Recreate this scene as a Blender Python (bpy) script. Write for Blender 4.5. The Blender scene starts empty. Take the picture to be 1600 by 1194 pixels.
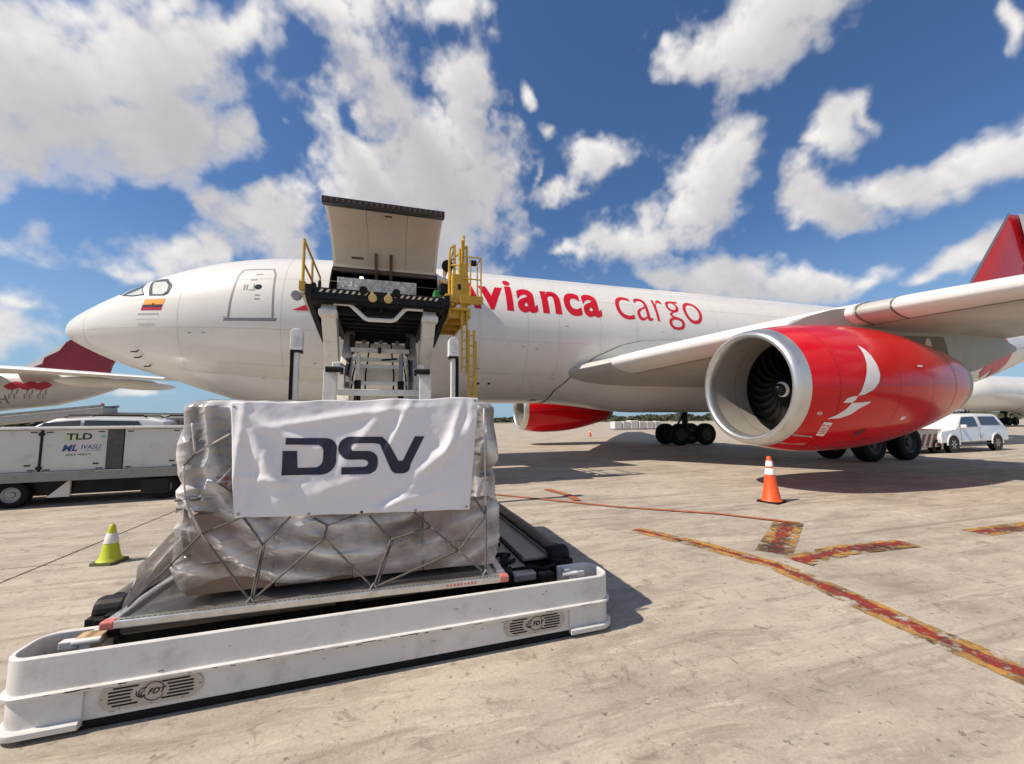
import bpy, bmesh, math, random
import numpy as np
from mathutils import Vector, Matrix
random.seed(7)
R_=math.radians
S=bpy.context.scene
COL=S.collection
# ------------------------------------------------------------------ camera
cd=bpy.data.cameras.new('camera'); cam=bpy.data.objects.new('camera',cd); COL.objects.link(cam)
TH,PT,RO=0.2854,0.0947,-0.0089
fw=Vector((math.sin(TH)*math.cos(PT),math.cos(TH)*math.cos(PT),math.sin(PT)))
rt=Vector((math.cos(TH),-math.sin(TH),0)); up=rt.cross(fw)
r2=rt*math.cos(RO)+up*math.sin(RO); u2=up*math.cos(RO)-rt*math.sin(RO)
cam.matrix_world=Matrix(((r2.x,u2.x,-fw.x,0),(r2.y,u2.y,-fw.y,0),(r2.z,u2.z,-fw.z,1.7017),(0,0,0,1)))
cd.sensor_width=36; cd.lens=36*628.08/1600; cd.clip_start=.05; cd.clip_end=6000
S.camera=cam
# ------------------------------------------------------------------ view
S.view_settings.view_transform='Standard'; S.view_settings.look='None'
S.view_settings.gamma=1; S.view_settings.use_curve_mapping=False
S.view_settings.exposure=0.36
# ------------------------------------------------------------------ sun + sky
SUN=Vector((-.648,-.045,.76)).normalized()
sl=bpy.data.lights.new('sun','SUN'); sl.energy=4.5; sl.angle=R_(.53); sl.color=(1,.90,.77)
so=bpy.data.objects.new('sun',sl); COL.objects.link(so); so.location=(-60,-5,70)
so.rotation_euler=SUN.to_track_quat('Z','Y').to_euler()
W=bpy.data.worlds.new('World'); S.world=W; W.use_nodes=True
nt=W.node_tree; nt.nodes.clear()
def nd(t,tp,**k):
    n=t.nodes.new(tp)
    for a,b in k.items(): setattr(n,a,b)
    return n
CL=[(-0.617,0.515,0.18,0.096,-2.47,1.1),(-0.508,0.614,0.201,0.079,-2.64,1.1),(-0.465,0.53,0.136,0.095,-2.39,1.0),(-0.571,0.475,0.18,0.062,-2.41,1.0),(-0.386,0.702,0.138,0.041,-2.75,0.9),(-0.496,0.457,0.075,0.052,-3.02,0.8),(-0.662,0.565,0.108,0.04,-2.51,0.9),(-0.637,0.351,0.049,0.035,1.22,0.8),(-0.573,0.311,0.046,0.03,1.45,0.6),(-0.615,0.143,0.057,0.039,-2.9,0.8),(-0.102,0.747,0.16,0.078,-2.9,0.9),(-0.164,0.792,0.219,0.042,-2.91,0.9),(-0.07,0.704,0.093,0.059,-2.87,0.7),(0.121,0.84,0.289,0.034,-3.06,0.55),(0.173,0.752,0.085,0.055,-3.06,0.9),(0.181,0.7,0.059,0.037,-3.07,0.6),(0.357,0.696,0.037,0.03,3.07,0.8),(0.393,0.638,0.051,0.027,-2.96,0.4),(0.043,0.525,0.214,0.127,-3.0,1.3),(-0.005,0.593,0.125,0.064,-2.97,1.0),(0.181,0.535,0.116,0.103,-2.96,1.0),(0.109,0.423,0.208,0.098,-3.07,1.1),(-0.299,0.411,0.108,0.065,-2.81,1.1),(-0.378,0.42,0.071,0.044,-2.73,0.8),(-0.403,0.326,0.145,0.045,-2.79,0.9),(-0.466,0.276,0.063,0.025,-2.88,0.6),(-0.25,0.384,0.076,0.055,-2.77,0.9),(-0.272,0.618,0.032,0.018,3.11,0.35),(0.522,0.587,0.084,0.045,-3.03,0.95),(0.439,0.517,0.083,0.048,-2.74,0.8),(0.775,0.553,0.061,0.049,2.57,1.0),(0.741,0.487,0.077,0.065,2.03,1.0),(0.696,0.432,0.103,0.064,3.13,1.0),(0.607,0.392,0.133,0.045,-3.12,0.8),(0.459,0.385,0.072,0.02,3.07,0.4),(0.735,0.71,0.09,0.034,2.87,0.95),(0.856,0.699,0.133,0.044,2.89,1.0),(0.957,0.703,0.099,0.027,2.89,0.9),(0.681,0.76,0.034,0.025,0.55,0.5),(0.981,0.5,0.055,0.034,2.91,0.9),(1.032,0.514,0.027,0.02,2.13,0.7),(0.917,0.437,0.058,0.047,2.01,0.95),(0.983,0.394,0.086,0.039,2.89,0.95),(1.076,0.401,0.092,0.04,2.99,0.95),(1.156,0.414,0.072,0.037,3.13,1.0),(1.218,0.425,0.041,0.033,2.23,0.9),(0.782,0.294,0.122,0.037,2.97,1.0),(0.911,0.274,0.082,0.035,2.92,0.9),(0.662,0.321,0.093,0.034,3.0,0.8),(1.02,0.26,0.054,0.023,3.11,0.7),(1.141,0.237,0.046,0.035,-2.79,0.9),(1.19,0.258,0.051,0.035,-2.86,0.9),(1.102,0.222,0.032,0.017,2.84,0.7),(1.243,0.547,0.024,0.012,1.64,0.5),(-0.592,0.18,0.041,0.016,-2.92,0.5),(-0.458,0.063,0.052,0.014,-3.1,0.35),(0.357,0.535,0.065,0.033,1.56,0.3),(0.321,0.413,0.066,0.057,3.1,0.5)]
CL=[(a,b,c*(1.03 if a>.3 else 1.0),d*(1.03 if a>.3 else 1.0),e,f+(.16 if a>.3 else (-.06 if -.12<a<.02 and b>.6 else 0))) for a,b,c,d,e,f in CL]
# out-of-frame sky carries on with the same scattered cumulus
for i in range(34):
    a=random.uniform(1.45,5.55); e=random.uniform(.12,1.0); s=random.uniform(.1,.26)
    CL.append((a if a<math.pi else a-2*math.pi,e,s/math.cos(e),s*.55,random.uniform(-.4,.4),random.uniform(.7,1.1)))
def cloud_map(W_=4096,H_=1024):
    """cumulus over the whole upper sky: puffs at fixed azimuth/elevation broken up by 3-D noise; r = cover, g = sunlit"""
    az=((np.arange(W_)+.5)/W_*2-1)*math.pi; el=(np.arange(H_)+.5)/H_*math.pi/2
    def n3(X,Y,Z,seed):
        xi=np.floor(X).astype(np.int32);yi=np.floor(Y).astype(np.int32);zi=np.floor(Z).astype(np.int32)
        fx=(X-xi);fy=(Y-yi);fz=(Z-zi); fx=fx*fx*(3-2*fx);fy=fy*fy*(3-2*fy);fz=fz*fz*(3-2*fz); out=0
        for i in(0,1):
            wx=fx if i else 1-fx
            for j in(0,1):
                wy=wx*(fy if j else 1-fy)
                for k in(0,1):
                    h=((xi+i)*np.int32(73856093))^((yi+j)*np.int32(19349663))^((zi+k)*np.int32(83492791)^np.int32(seed*7919))
                    h=(h^(h>>13))*np.int32(1274126177); out=out+wy*(fz if k else 1-fz)*(((h>>7)&0xffff).astype(np.float32)/65535.)
        return out
    def fb(A,E,sc,octs,ro,seed,sq=1.0):
        ce=np.cos(E); X=np.sin(A)*ce*sc+31; Y=np.cos(A)*ce*sc+37; Z=np.sin(E)*sc*sq+41; t=0;a=1.;n=0
        for i in range(octs): t=t+a*n3(X*2**i,Y*2**i,Z*2**i,seed+i); n+=a; a*=ro
        return t/n
    def up2(a,k): # bilinear enlarge
        h,w=a.shape; yi=(np.arange(h*k)+.5)/k-.5; xi=(np.arange(w*k)+.5)/k-.5
        y0=np.clip(np.floor(yi).astype(int),0,h-1);y1=np.clip(y0+1,0,h-1);fy=np.clip(yi-y0,0,1)[:,None]
        x0=np.floor(xi).astype(int)%w;x1=(x0+1)%w;fx=(xi-np.floor(xi))[None,:]
        r=a[y0]*(1-fy)+a[y1]*fy; return r[:,x0]*(1-fx)+r[:,x1]*fx
    k=4; Al,El=np.meshgrid(az.reshape(-1,k).mean(1).astype(np.float32),el.reshape(-1,k).mean(1).astype(np.float32))
    w1=fb(Al,El,5,4,.55,11)-.5; w2=fb(Al,El,5,4,.55,77)-.5
    Aw=Al+w1*.16/np.maximum(np.cos(El),.2); Ew=El+w2*.13; D=np.full(Al.shape,-1.6,np.float32)
    for (ca,ce,ra,re,ro,st) in CL:
        da=(Aw-ca+math.pi)%(2*math.pi)-math.pi; de=Ew-ce; c,s_=math.cos(ro),math.sin(ro)
        d=np.sqrt(((da*c+de*s_)/ra)**2+((-da*s_+de*c)/re)**2); v=.15+.85*st-d*.92
        h=np.clip(.5+.5*(v-D)/.3,0,1); D=D*(1-h)+v*h+.3*h*(1-h)
    lowf=fb(Al,El,9,4,.6,5)-.5
    D=D+lowf*1.1+.04
    A,E_=np.meshgrid(az.astype(np.float32),el.astype(np.float32))
    hi=fb(A,E_,34,5,.62,21)-.5
    bil=np.abs(fb(A,E_,15,4,.5,91)*2-1); T=up2(D,k)+hi*.72+(bil-.24)*.85
    def ss(x,a,b): t=np.clip((x-a)/(b-a),0,1); return t*t*(3-2*t)
    cover=ss(T,-.16,.62)
    dens=np.clip(T,0,1.5)*.55+np.clip(T,0,.25); od=np.zeros_like(T); dx=-int(W_/360*1.0); dy=int(H_/90*1.1)
    for i in range(1,7):
        sh=np.roll(dens,(-dy*i),axis=0); sh[max(0,H_-dy*i):]=0; sh=np.roll(sh,-dx*i,axis=1); od+=sh
    # little sun reaches the undersides; thin edges stay bright
    lit=np.exp(-od*.40); lit=lit*(.82+.45*np.clip(hi+.25,0,1)); lit=np.clip(.10+.95*lit,0,1)
    lit=np.maximum(lit,.62*(1-ss(T,.1,.7)))
    px=np.zeros((H_,W_,4),np.float32); px[...,0]=cover; px[...,1]=lit; px[...,3]=1
    im=bpy.data.images.new('cloud_cover',W_,H_,alpha=False,float_buffer=False); im.colorspace_settings.name='Non-Color'
    im.pixels.foreach_set(px.ravel()); im.update(); im.pack(); return im
L=nt.links.new
def mth(op,a,b,c=None):
    m=nd(nt,'ShaderNodeMath',operation=op)
    for i,v in enumerate((a,b,c)):
        if v is None: continue
        if isinstance(v,(int,float)): m.inputs[i].default_value=v
        else: L(v,m.inputs[i])
    return m.outputs[0]
tc=nd(nt,'ShaderNodeTexCoord'); sxyz=nd(nt,'ShaderNodeSeparateXYZ'); L(tc.outputs['Generated'],sxyz.inputs[0])
uu=mth('MULTIPLY_ADD',mth('ARCTAN2',sxyz.outputs[0],sxyz.outputs[1]),1/(2*math.pi),.5)
vv=mth('MULTIPLY',mth('ARCSINE',sxyz.outputs[2],0),2/math.pi)
cvec=nd(nt,'ShaderNodeCombineXYZ'); L(uu,cvec.inputs[0]); L(vv,cvec.inputs[1])
ti=nd(nt,'ShaderNodeTexImage'); ti.image=cloud_map(); ti.extension='EXTEND'; ti.interpolation='Cubic'; L(cvec.outputs[0],ti.inputs['Vector'])
rgb=nd(nt,'ShaderNodeSeparateColor'); L(ti.outputs['Color'],rgb.inputs[0])
rampc=nd(nt,'ShaderNodeValToRGB'); L(rgb.outputs[1],rampc.inputs[0])
e=rampc.color_ramp.elements; e[0].position=.08; e[0].color=(4.9,4.9,5.25,1); e[1].position=.95; e[1].color=(10.8,10.4,10.1,1)
x=rampc.color_ramp.elements.new(.45); x.color=(7.5,7.3,7.4,1)
dens=mth('MULTIPLY',rgb.outputs[0],mth('GREATER_THAN',sxyz.outputs[2],0.0))
sky=nd(nt,'ShaderNodeTexSky',sky_type='NISHITA'); sky.sun_disc=False
sky.sun_elevation=math.asin(SUN.z); sky.sun_rotation=math.atan2(SUN.x,SUN.y); sky.air_density=1.0; sky.dust_density=.6; sky.ozone_density=3.2; sky.altitude=0
tint=nd(nt,'ShaderNodeMixRGB',blend_type='MULTIPLY'); tint.inputs[0].default_value=1; L(sky.outputs[0],tint.inputs[1]); tint.inputs[2].default_value=(.82,1.08,1.33,1)
hz=nd(nt,'ShaderNodeMixRGB'); hm=nd(nt,'ShaderNodeMapRange',interpolation_type='SMOOTHSTEP'); L(sxyz.outputs[2],hm.inputs['Value'])
for k_,v_ in zip(('From Min','From Max','To Min','To Max'),(-.02,.42,.72,0)): hm.inputs[k_].default_value=v_
L(hm.outputs[0],hz.inputs[0]); L(tint.outputs[0],hz.inputs[1]); hz.inputs[2].default_value=(3.8,5.6,7.4,1)
mix=nd(nt,'ShaderNodeMixRGB'); L(mth('MULTIPLY',dens,.97),mix.inputs[0]); L(hz.outputs[0],mix.inputs[1]); L(rampc.outputs[0],mix.inputs[2])
bg=nd(nt,'ShaderNodeBackground'); bg.inputs['Strength'].default_value=.068; L(mix.outputs[0],bg.inputs[0])
wo=nd(nt,'ShaderNodeOutputWorld'); L(bg.outputs[0],wo.inputs[0])
# ------------------------------------------------------------------ helpers
def M(name,col,rough=.5,metal=0,var=.12,scale=6,bump=0,bscale=60,coat=0,detail=5,dirt=None,dscale=3,damt=.5,stretch=None,spec=.5):
    m=bpy.data.materials.new(name); m.use_nodes=True; t=m.node_tree; b=t.nodes['Principled BSDF']; l=t.links.new
    tc=nd(t,'ShaderNodeTexCoord'); src=tc.outputs['Object']
    if stretch:
        mp=nd(t,'ShaderNodeMapping'); mp.inputs['Scale'].default_value=stretch; l(src,mp.inputs['Vector']); src=mp.outputs[0]
    n=nd(t,'ShaderNodeTexNoise'); n.inputs['Scale'].default_value=scale; n.inputs['Detail'].default_value=detail; n.inputs['Roughness'].default_value=.6; l(src,n.inputs['Vector'])
    mx=nd(t,'ShaderNodeMixRGB'); c=Vector(col)
    mx.inputs[1].default_value=(*[max(0,v*(1-var)) for v in c],1); mx.inputs[2].default_value=(*[min(1,v*(1+var)) for v in c],1)
    r=nd(t,'ShaderNodeMapRange'); r.inputs['From Min'].default_value=.3; r.inputs['From Max'].default_value=.7; l(n.outputs['Fac'],r.inputs['Value']); l(r.outputs[0],mx.inputs[0])
    out=mx.outputs[0]
    if dirt:
        n2=nd(t,'ShaderNodeTexNoise'); n2.inputs['Scale'].default_value=dscale; n2.inputs['Detail'].default_value=8; n2.inputs['Roughness'].default_value=.68; l(src,n2.inputs['Vector'])
        r2_=nd(t,'ShaderNodeMapRange'); r2_.inputs['From Min'].default_value=.52; r2_.inputs['From Max'].default_value=.75; r2_.inputs['To Max'].default_value=damt; l(n2.outputs['Fac'],r2_.inputs['Value'])
        m2=nd(t,'ShaderNodeMixRGB'); l(r2_.outputs[0],m2.inputs[0]); l(out,m2.inputs[1]); m2.inputs[2].default_value=(*dirt,1); out=m2.outputs[0]
    l(out,b.inputs['Base Color'])
    rr=nd(t,'ShaderNodeMapRange'); rr.inputs['To Min'].default_value=max(.02,rough*.85); rr.inputs['To Max'].default_value=min(1,rough*1.15); l(n.outputs['Fac'],rr.inputs['Value']); l(rr.outputs[0],b.inputs['Roughness'])
    b.inputs['Metallic'].default_value=metal; b.inputs['Specular IOR Level'].default_value=spec
    if coat: b.inputs['Coat Weight'].default_value=coat; b.inputs['Coat Roughness'].default_value=.06
    if bump:
        n3=nd(t,'ShaderNodeTexNoise'); n3.inputs['Scale'].default_value=bscale; n3.inputs['Detail'].default_value=4; l(src,n3.inputs['Vector'])
        bp=nd(t,'ShaderNodeBump'); bp.inputs['Strength'].default_value=bump; bp.inputs['Distance'].default_value=.01; l(n3.outputs['Fac'],bp.inputs['Height']); l(bp.outputs[0],b.inputs['Normal'])
    return m
class MB:
    def __init__(s): s.v=[]; s.f=[]
    def add(s,vs,fs):
        o=len(s.v); s.v+= [tuple(map(float,p)) for p in vs]; s.f+=[tuple(i+o for i in f) for f in fs]; return s
    def box(s,c,d,rz=0,rx=0,ry=0):
        m=Matrix.Rotation(rz,3,'Z')@Matrix.Rotation(ry,3,'Y')@Matrix.Rotation(rx,3,'X'); c=Vector(c)
        vs=[c+m@Vector((d[0]/2*a,d[1]/2*b,d[2]/2*e)) for a in(-1,1) for b in(-1,1) for e in(-1,1)]
        return s.add(vs,[(0,1,3,2),(4,6,7,5),(0,4,5,1),(2,3,7,6),(0,2,6,4),(1,5,7,3)])
    def beam(s,a,b,w,h,upv=(0,0,1)):
        a,b=Vector(a),Vector(b); d=(b-a).normalized(); u=Vector(upv)
        if abs(d.dot(u))>.98: u=Vector((0,1,0))
        sd=d.cross(u).normalized(); u=sd.cross(d)
        vs=[p+sd*(w/2*i)+u*(h/2*j) for p in(a,b) for i in(-1,1) for j in(-1,1)]
        return s.add(vs,[(0,1,3,2),(4,6,7,5),(0,4,5,1),(2,3,7,6),(0,2,6,4),(1,5,7,3)])
    def tube(s,pts,r,n=8,cap=True):
        P=[Vector(p) for p in pts]; rs=r if isinstance(r,(list,tuple)) else [r]*len(P); vs=[];fs=[]
        t0=(P[1]-P[0]).normalized(); u=Vector((0,0,1)) if abs(t0.z)<.9 else Vector((0,1,0)); sd=t0.cross(u).normalized()
        for i,p in enumerate(P):
            t=((P[min(i+1,len(P)-1)]-P[max(i-1,0)])).normalized()
            sd=(sd-t*sd.dot(t)).normalized(); w=t.cross(sd)
            for k in range(n): a=2*math.pi*k/n; vs.append(p+(sd*math.cos(a)+w*math.sin(a))*rs[i])
        for i in range(len(P)-1):
            for k in range(n): fs.append((i*n+k,i*n+(k+1)%n,(i+1)*n+(k+1)%n,(i+1)*n+k))
        if cap: fs+= [tuple(range(n))[::-1],tuple((len(P)-1)*n+k for k in range(n))]
        return s.add(vs,fs)
    def prism(s,poly,f0,f1):
        n=len(poly); vs=[f0(*p) for p in poly]+[f1(*p) for p in poly]
        return s.add(vs,[tuple(range(n))[::-1],tuple(range(n,2*n))]+[(i,(i+1)%n,n+(i+1)%n,n+i) for i in range(n)])
    def lathe(s,prof,o,ax='X',n=32,a0=0,a1=2*math.pi):
        full=abs(a1-a0-2*math.pi)<1e-6; m=n if full else n+1; vs=[];fs=[]
        for (x,r) in prof:
            for k in range(m):
                a=a0+(a1-a0)*k/n; c,q=math.cos(a)*r,math.sin(a)*r
                vs.append({'X':(o[0]+x,o[1]+c,o[2]+q),'Y':(o[0]+c,o[1]+x,o[2]+q),'Z':(o[0]+c,o[1]+q,o[2]+x)}[ax])
        for i in range(len(prof)-1):
            for k in range(n): fs.append((i*m+k,i*m+(k+1)%m,(i+1)*m+(k+1)%m,(i+1)*m+k))
        return s.add(vs,fs)
    def grid(s,fn,nu,nv,skip=None):
        vs=[fn(i,j) for i in range(nu) for j in range(nv)]
        fs=[(i*nv+j,i*nv+j+1,(i+1)*nv+j+1,(i+1)*nv+j) for i in range(nu-1) for j in range(nv-1) if not(skip and skip(i,j))]
        return s.add(vs,fs)
    def build(s,name,mat,parent=None,smooth=False,bevel=0,seg=2,world=False,norm=True):
        me=bpy.data.meshes.new(name); me.from_pydata(s.v,[],s.f); me.update()
        if norm:
            bm=bmesh.new(); bm.from_mesh(me); bmesh.ops.recalc_face_normals(bm,faces=bm.faces); bm.to_mesh(me); bm.free()
        o=mesh_obj(name,me,mat,parent,world)
        if smooth is True: me.polygons.foreach_set('use_smooth',[True]*len(me.polygons))
        elif smooth:
            me.polygons.foreach_set('use_smooth',[True]*len(me.polygons)); sharp(me,smooth)
        if bevel:
            b=o.modifiers.new('bevel','BEVEL'); b.width=bevel; b.segments=seg; b.limit_method='ANGLE'; b.angle_limit=R_(40)
        return o
def sharp(me,deg):
    bm=bmesh.new(); bm.from_mesh(me); c=R_(deg)
    for e in bm.edges:
        if len(e.link_faces)==2 and e.calc_face_angle(0)>c: e.smooth=False
    bm.to_mesh(me); bm.free()
def mesh_obj(name,me,mat,parent=None,world=False):
    o=bpy.data.objects.new(name,me); COL.objects.link(o)
    if mat and not me.materials: me.materials.append(mat)
    if parent is not None:
        o.parent=parent
        if world:
            r=parent
            while r.parent: r=r.parent
            if parent is r: o.matrix_parent_inverse=Matrix.Translation(-r.location)
    return o
def thing(name,label,cat,loc=(0,0,0),rz=0,group=None):
    o=bpy.data.objects.new(name,None); COL.objects.link(o); o.location=loc; o.rotation_euler=(0,0,rz); o.empty_display_size=.2
    o['label']=label; o['category']=cat
    if group: o['group']=group
    return o
def tag(o,label,cat,group=None):
    o['label']=label; o['category']=cat
    if group: o['group']=group
    return o
def kind(o,k='structure'): o['kind']=k; return o
def dup(o,parent=None,loc=None,rz=None,label=None):
    c=o.copy(); COL.objects.link(c)
    if parent is not None: c.parent=parent
    if loc is not None: c.location=loc
    if rz is not None: c.rotation_euler=(0,0,rz)
    if label: c['label']=label
    for ch in list(o.children): dup(ch,c)
    return c
def vnoise(x,y,seed=0):
    x=np.asarray(x,float);y=np.asarray(y,float); xi=np.floor(x).astype(np.int64); yi=np.floor(y).astype(np.int64); fx=x-xi; fy=y-yi
    def h(a,b):
        n=(a*374761393+b*668265263+seed*2147001325)&0xffffffff; n=((n^(n>>13))*1274126177)&0xffffffff
        return ((n^(n>>16))&0xffff)/65535.
    ux=fx*fx*(3-2*fx); uy=fy*fy*(3-2*fy)
    return (h(xi,yi)*(1-ux)+h(xi+1,yi)*ux)*(1-uy)+(h(xi,yi+1)*(1-ux)+h(xi+1,yi+1)*ux)*uy
def fbm(x,y,o=4,seed=0):
    t=0;a=.5;n=0
    for i in range(o): t=t+a*vnoise(x*2**i,y*2**i,seed+i*17); n+=a; a*=.5
    return t/n
def ridge(x,y,o=4,seed=0):
    t=0;a=.5;n=0
    for i in range(o): t=t+a*(1-np.abs(2*vnoise(x*2**i,y*2**i,seed+i*31)-1)); n+=a; a*=.55
    return t/n
def crumple(x,z,seed=0,n=12,f=2.2,ani=1.0,wp=.35):
    rs=np.random.RandomState(seed); t=0; tot=0; w=fbm(np.asarray(x)*2.1+seed,np.asarray(z)*2.1,3,seed)*wp*4
    for k in range(n):
        th=rs.uniform(0,math.pi); fk=f*(1.28**k)*rs.uniform(.8,1.2); a=1/(1.25**k)
        q=(x*math.cos(th)+z*ani*math.sin(th))*fk*.5+rs.uniform(0,1)+w*rs.uniform(-.6,.6); t=t+a*np.abs((q%1)-.5)*2; tot+=a
    return t/tot
# flat print: polygons or text, cut on a grid so that it can follow a curved surface
def cut(bm,step):
    if not step: return bm
    xs=[v.co.x for v in bm.verts]; ys=[v.co.y for v in bm.verts]
    for ax,(a,b) in ((0,(min(xs),max(xs))),(1,(min(ys),max(ys)))):
        k=math.floor(a/step)+1
        while k*step<b-1e-6:
            no=(1,0,0) if ax==0 else (0,1,0); co=(k*step,0,0) if ax==0 else (0,k*step,0)
            bmesh.ops.bisect_plane(bm,geom=bm.verts[:]+bm.edges[:]+bm.faces[:],plane_co=co,plane_no=no); k+=1
    return bm
def poly_bm(polys):
    bm=bmesh.new()
    for p in polys: bm.faces.new([bm.verts.new((x,y,0)) for x,y in p])
    bmesh.ops.triangulate(bm,faces=bm.faces[:],ngon_method='EAR_CLIP'); return bm
def text_bm(s,bold=0,bbox=None,shear=0,h=None,origin=(0,0),wscale=1):
    c=bpy.data.curves.new('t','FONT'); c.body=s; c.offset=bold; c.shear=shear; c.resolution_u=6
    o=bpy.data.objects.new('t',c); COL.objects.link(o); bpy.context.view_layer.update()
    me=bpy.data.meshes.new_from_object(o.evaluated_get(bpy.context.evaluated_depsgraph_get()))
    bm=bmesh.new(); bm.from_mesh(me); bpy.data.objects.remove(o); bpy.data.curves.remove(c); bpy.data.meshes.remove(me)
    xs=[v.co.x for v in bm.verts]; ys=[v.co.y for v in bm.verts]; x0,x1,y0,y1=min(xs),max(xs),min(ys),max(ys)
    for v in bm.verts:
        v.co.z=0
        if bbox: v.co.x=bbox[0]+(v.co.x-x0)/(x1-x0)*(bbox[2]-bbox[0]); v.co.y=bbox[1]+(v.co.y-y0)/(y1-y0)*(bbox[3]-bbox[1])
        elif h: v.co.x=origin[0]+(v.co.x-x0)*h/.73*wscale; v.co.y=origin[1]+v.co.y*h/.73
    return bm
def decal(name,bm,mapf,mat,parent,step=None,world=False,thick=0):
    cut(bm,step)
    for v in bm.verts: v.co=Vector(mapf(v.co.x,v.co.y))
    bmesh.ops.recalc_face_normals(bm,faces=bm.faces)
    me=bpy.data.meshes.new(name); bm.to_mesh(me); bm.free()
    return mesh_obj(name,me,mat,parent,world)
def ribbon(name,pts,w,mapf,mat,parent,ds=.15,world=False,closed=False):
    P=[Vector((*p,0)) for p in pts]
    if closed: P.append(P[0])
    Q=[]
    for a,b in zip(P[:-1],P[1:]):
        n=max(1,int((b-a).length/ds)); Q+=[a.lerp(b,i/n) for i in range(n)]
    Q.append(P[-1]); mb=MB(); n=len(Q); vs=[]
    for i,p in enumerate(Q):
        a=Q[i-1] if i>0 else (Q[-2] if closed else Q[0]); b=Q[i+1] if i<n-1 else (Q[1] if closed else Q[-1])
        t=(b-a).normalized(); d=Vector((-t.y,t.x,0))*w/2
        vs+= [mapf(p.x+d.x,p.y+d.y),mapf(p.x-d.x,p.y-d.y)]
    mb.add(vs,[(2*i,2*i+1,2*i+3,2*i+2) for i in range(n-1)])
    return mb.build(name,mat,parent,world=world)
# ------------------------------------------------------------------ materials
WHITE=M('aircraft_white_paint',(.75,.72,.67),.28,var=.03,scale=.6,coat=.35,dirt=(.62,.58,.50),dscale=.5,damt=.25)
WINGP=M('wing_grey_paint',(.50,.485,.44),.34,var=.05,scale=.8,coat=.15,dirt=(.30,.27,.22),dscale=1.2,damt=.45)
PYLP=M('pylon_grey_paint',(.36,.355,.31),.4,var=.06,scale=1,dirt=(.2,.19,.15),dscale=2,damt=.5)
FAIR=M('fairing_paint',(.74,.725,.68),.32,var=.04,scale=.6,coat=.2,dirt=(.55,.51,.44),dscale=.7,damt=.35)
RED=M('red_paint',(.58,.0015,.006),.22,var=.06,scale=.8,coat=.28,spec=.22)
TXRED=M('red_lettering',(.60,.006,.02),.3,var=.05)
SILVER=M('lip_metal',(.62,.62,.60),.34,metal=.85,var=.06,scale=2,dirt=(.45,.43,.40),dscale=2,damt=.3)
DUCT=M('duct_liner',(.27,.24,.205),.45,var=.06,scale=3)
NOZ=M('nozzle_metal',(.32,.33,.27),.42,metal=.5,var=.15,scale=3)
BLADE=M('fan_blade_titanium',(.06,.053,.048),.42,metal=.5,var=.2,scale=4)
BLACK=M('black_paint',(.008,.008,.008),.45,var=.2,spec=.3)
RUB=M('rubber',(.011,.010,.010),.8,var=.25,scale=9,bump=.3,spec=.2)
SEAM=M('dark_seam',(.09,.085,.075),.7,var=.2)
SEAMF=M('fine_seam',(.44,.42,.38),.6,var=.1)
GREYM=M('grey_metal',(.30,.29,.28),.42,metal=.6,var=.18,scale=5,bump=.1)
ALU=M('aluminium_sheet',(.66,.65,.63),.36,metal=.9,var=.15,scale=9,bump=.15,dirt=(.35,.32,.29),dscale=6,damt=.5)
BUMP=M('cream_bumper_paint',(.66,.635,.60),.40,var=.06,scale=3,bump=.10,bscale=30,dirt=(.33,.29,.24),dscale=5,damt=.5)
LWHITE=M('loader_white_paint',(.70,.67,.62),.42,var=.1,scale=2,dirt=(.30,.25,.20),dscale=2.4,damt=.6,bump=.08)
LBLACK=M('loader_black_steel',(.010,.009,.009),.55,metal=0,var=.4,scale=4,dirt=(.035,.03,.025),dscale=5,damt=.6,spec=.25)
LDECK=M('loader_deck_steel',(.32,.30,.28),.42,metal=.6,var=.2,scale=5,bump=.15,dirt=(.08,.07,.06),dscale=5,damt=.6)
TUBEM=M('brown_grey_roller',(.17,.145,.125),.42,metal=.35,var=.2,scale=6,dirt=(.10,.08,.06),dscale=5,damt=.6)
YEL=M('yellow_safety_paint',(.52,.32,.03),.42,var=.14,scale=3,dirt=(.25,.14,.03),dscale=4,damt=.5)
BRASS=M('yellow_hook_paint',(.60,.42,.16),.4,var=.15)
GLASSD=M('dark_glass',(.02,.025,.03),.08,var=.1,spec=.8)
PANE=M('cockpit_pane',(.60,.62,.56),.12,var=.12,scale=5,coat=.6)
PANED=M('cockpit_pane_dark',(.07,.085,.075),.1,var=.2)  # dark green-grey glass, outlines the pale panes
LINER=M('door_liner',(.56,.50,.43),.5,var=.05,scale=1.5,dirt=(.40,.34,.28),dscale=2,damt=.4)
HOLD=M('hold_shade_liner',(.035,.032,.03),.7,var=.3,scale=2)  # near-black: the darkness inside the open door is painted into the lining
HINGE=M('hinge_brown',(.10,.065,.05),.5,var=.3,scale=3)
GREEN=M('green_paint',(.03,.25,.05),.5)
GREY=M('grey_marking',(.22,.22,.23),.5)
LGREY=M('light_grey_marking',(.52,.50,.48),.5)
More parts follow.
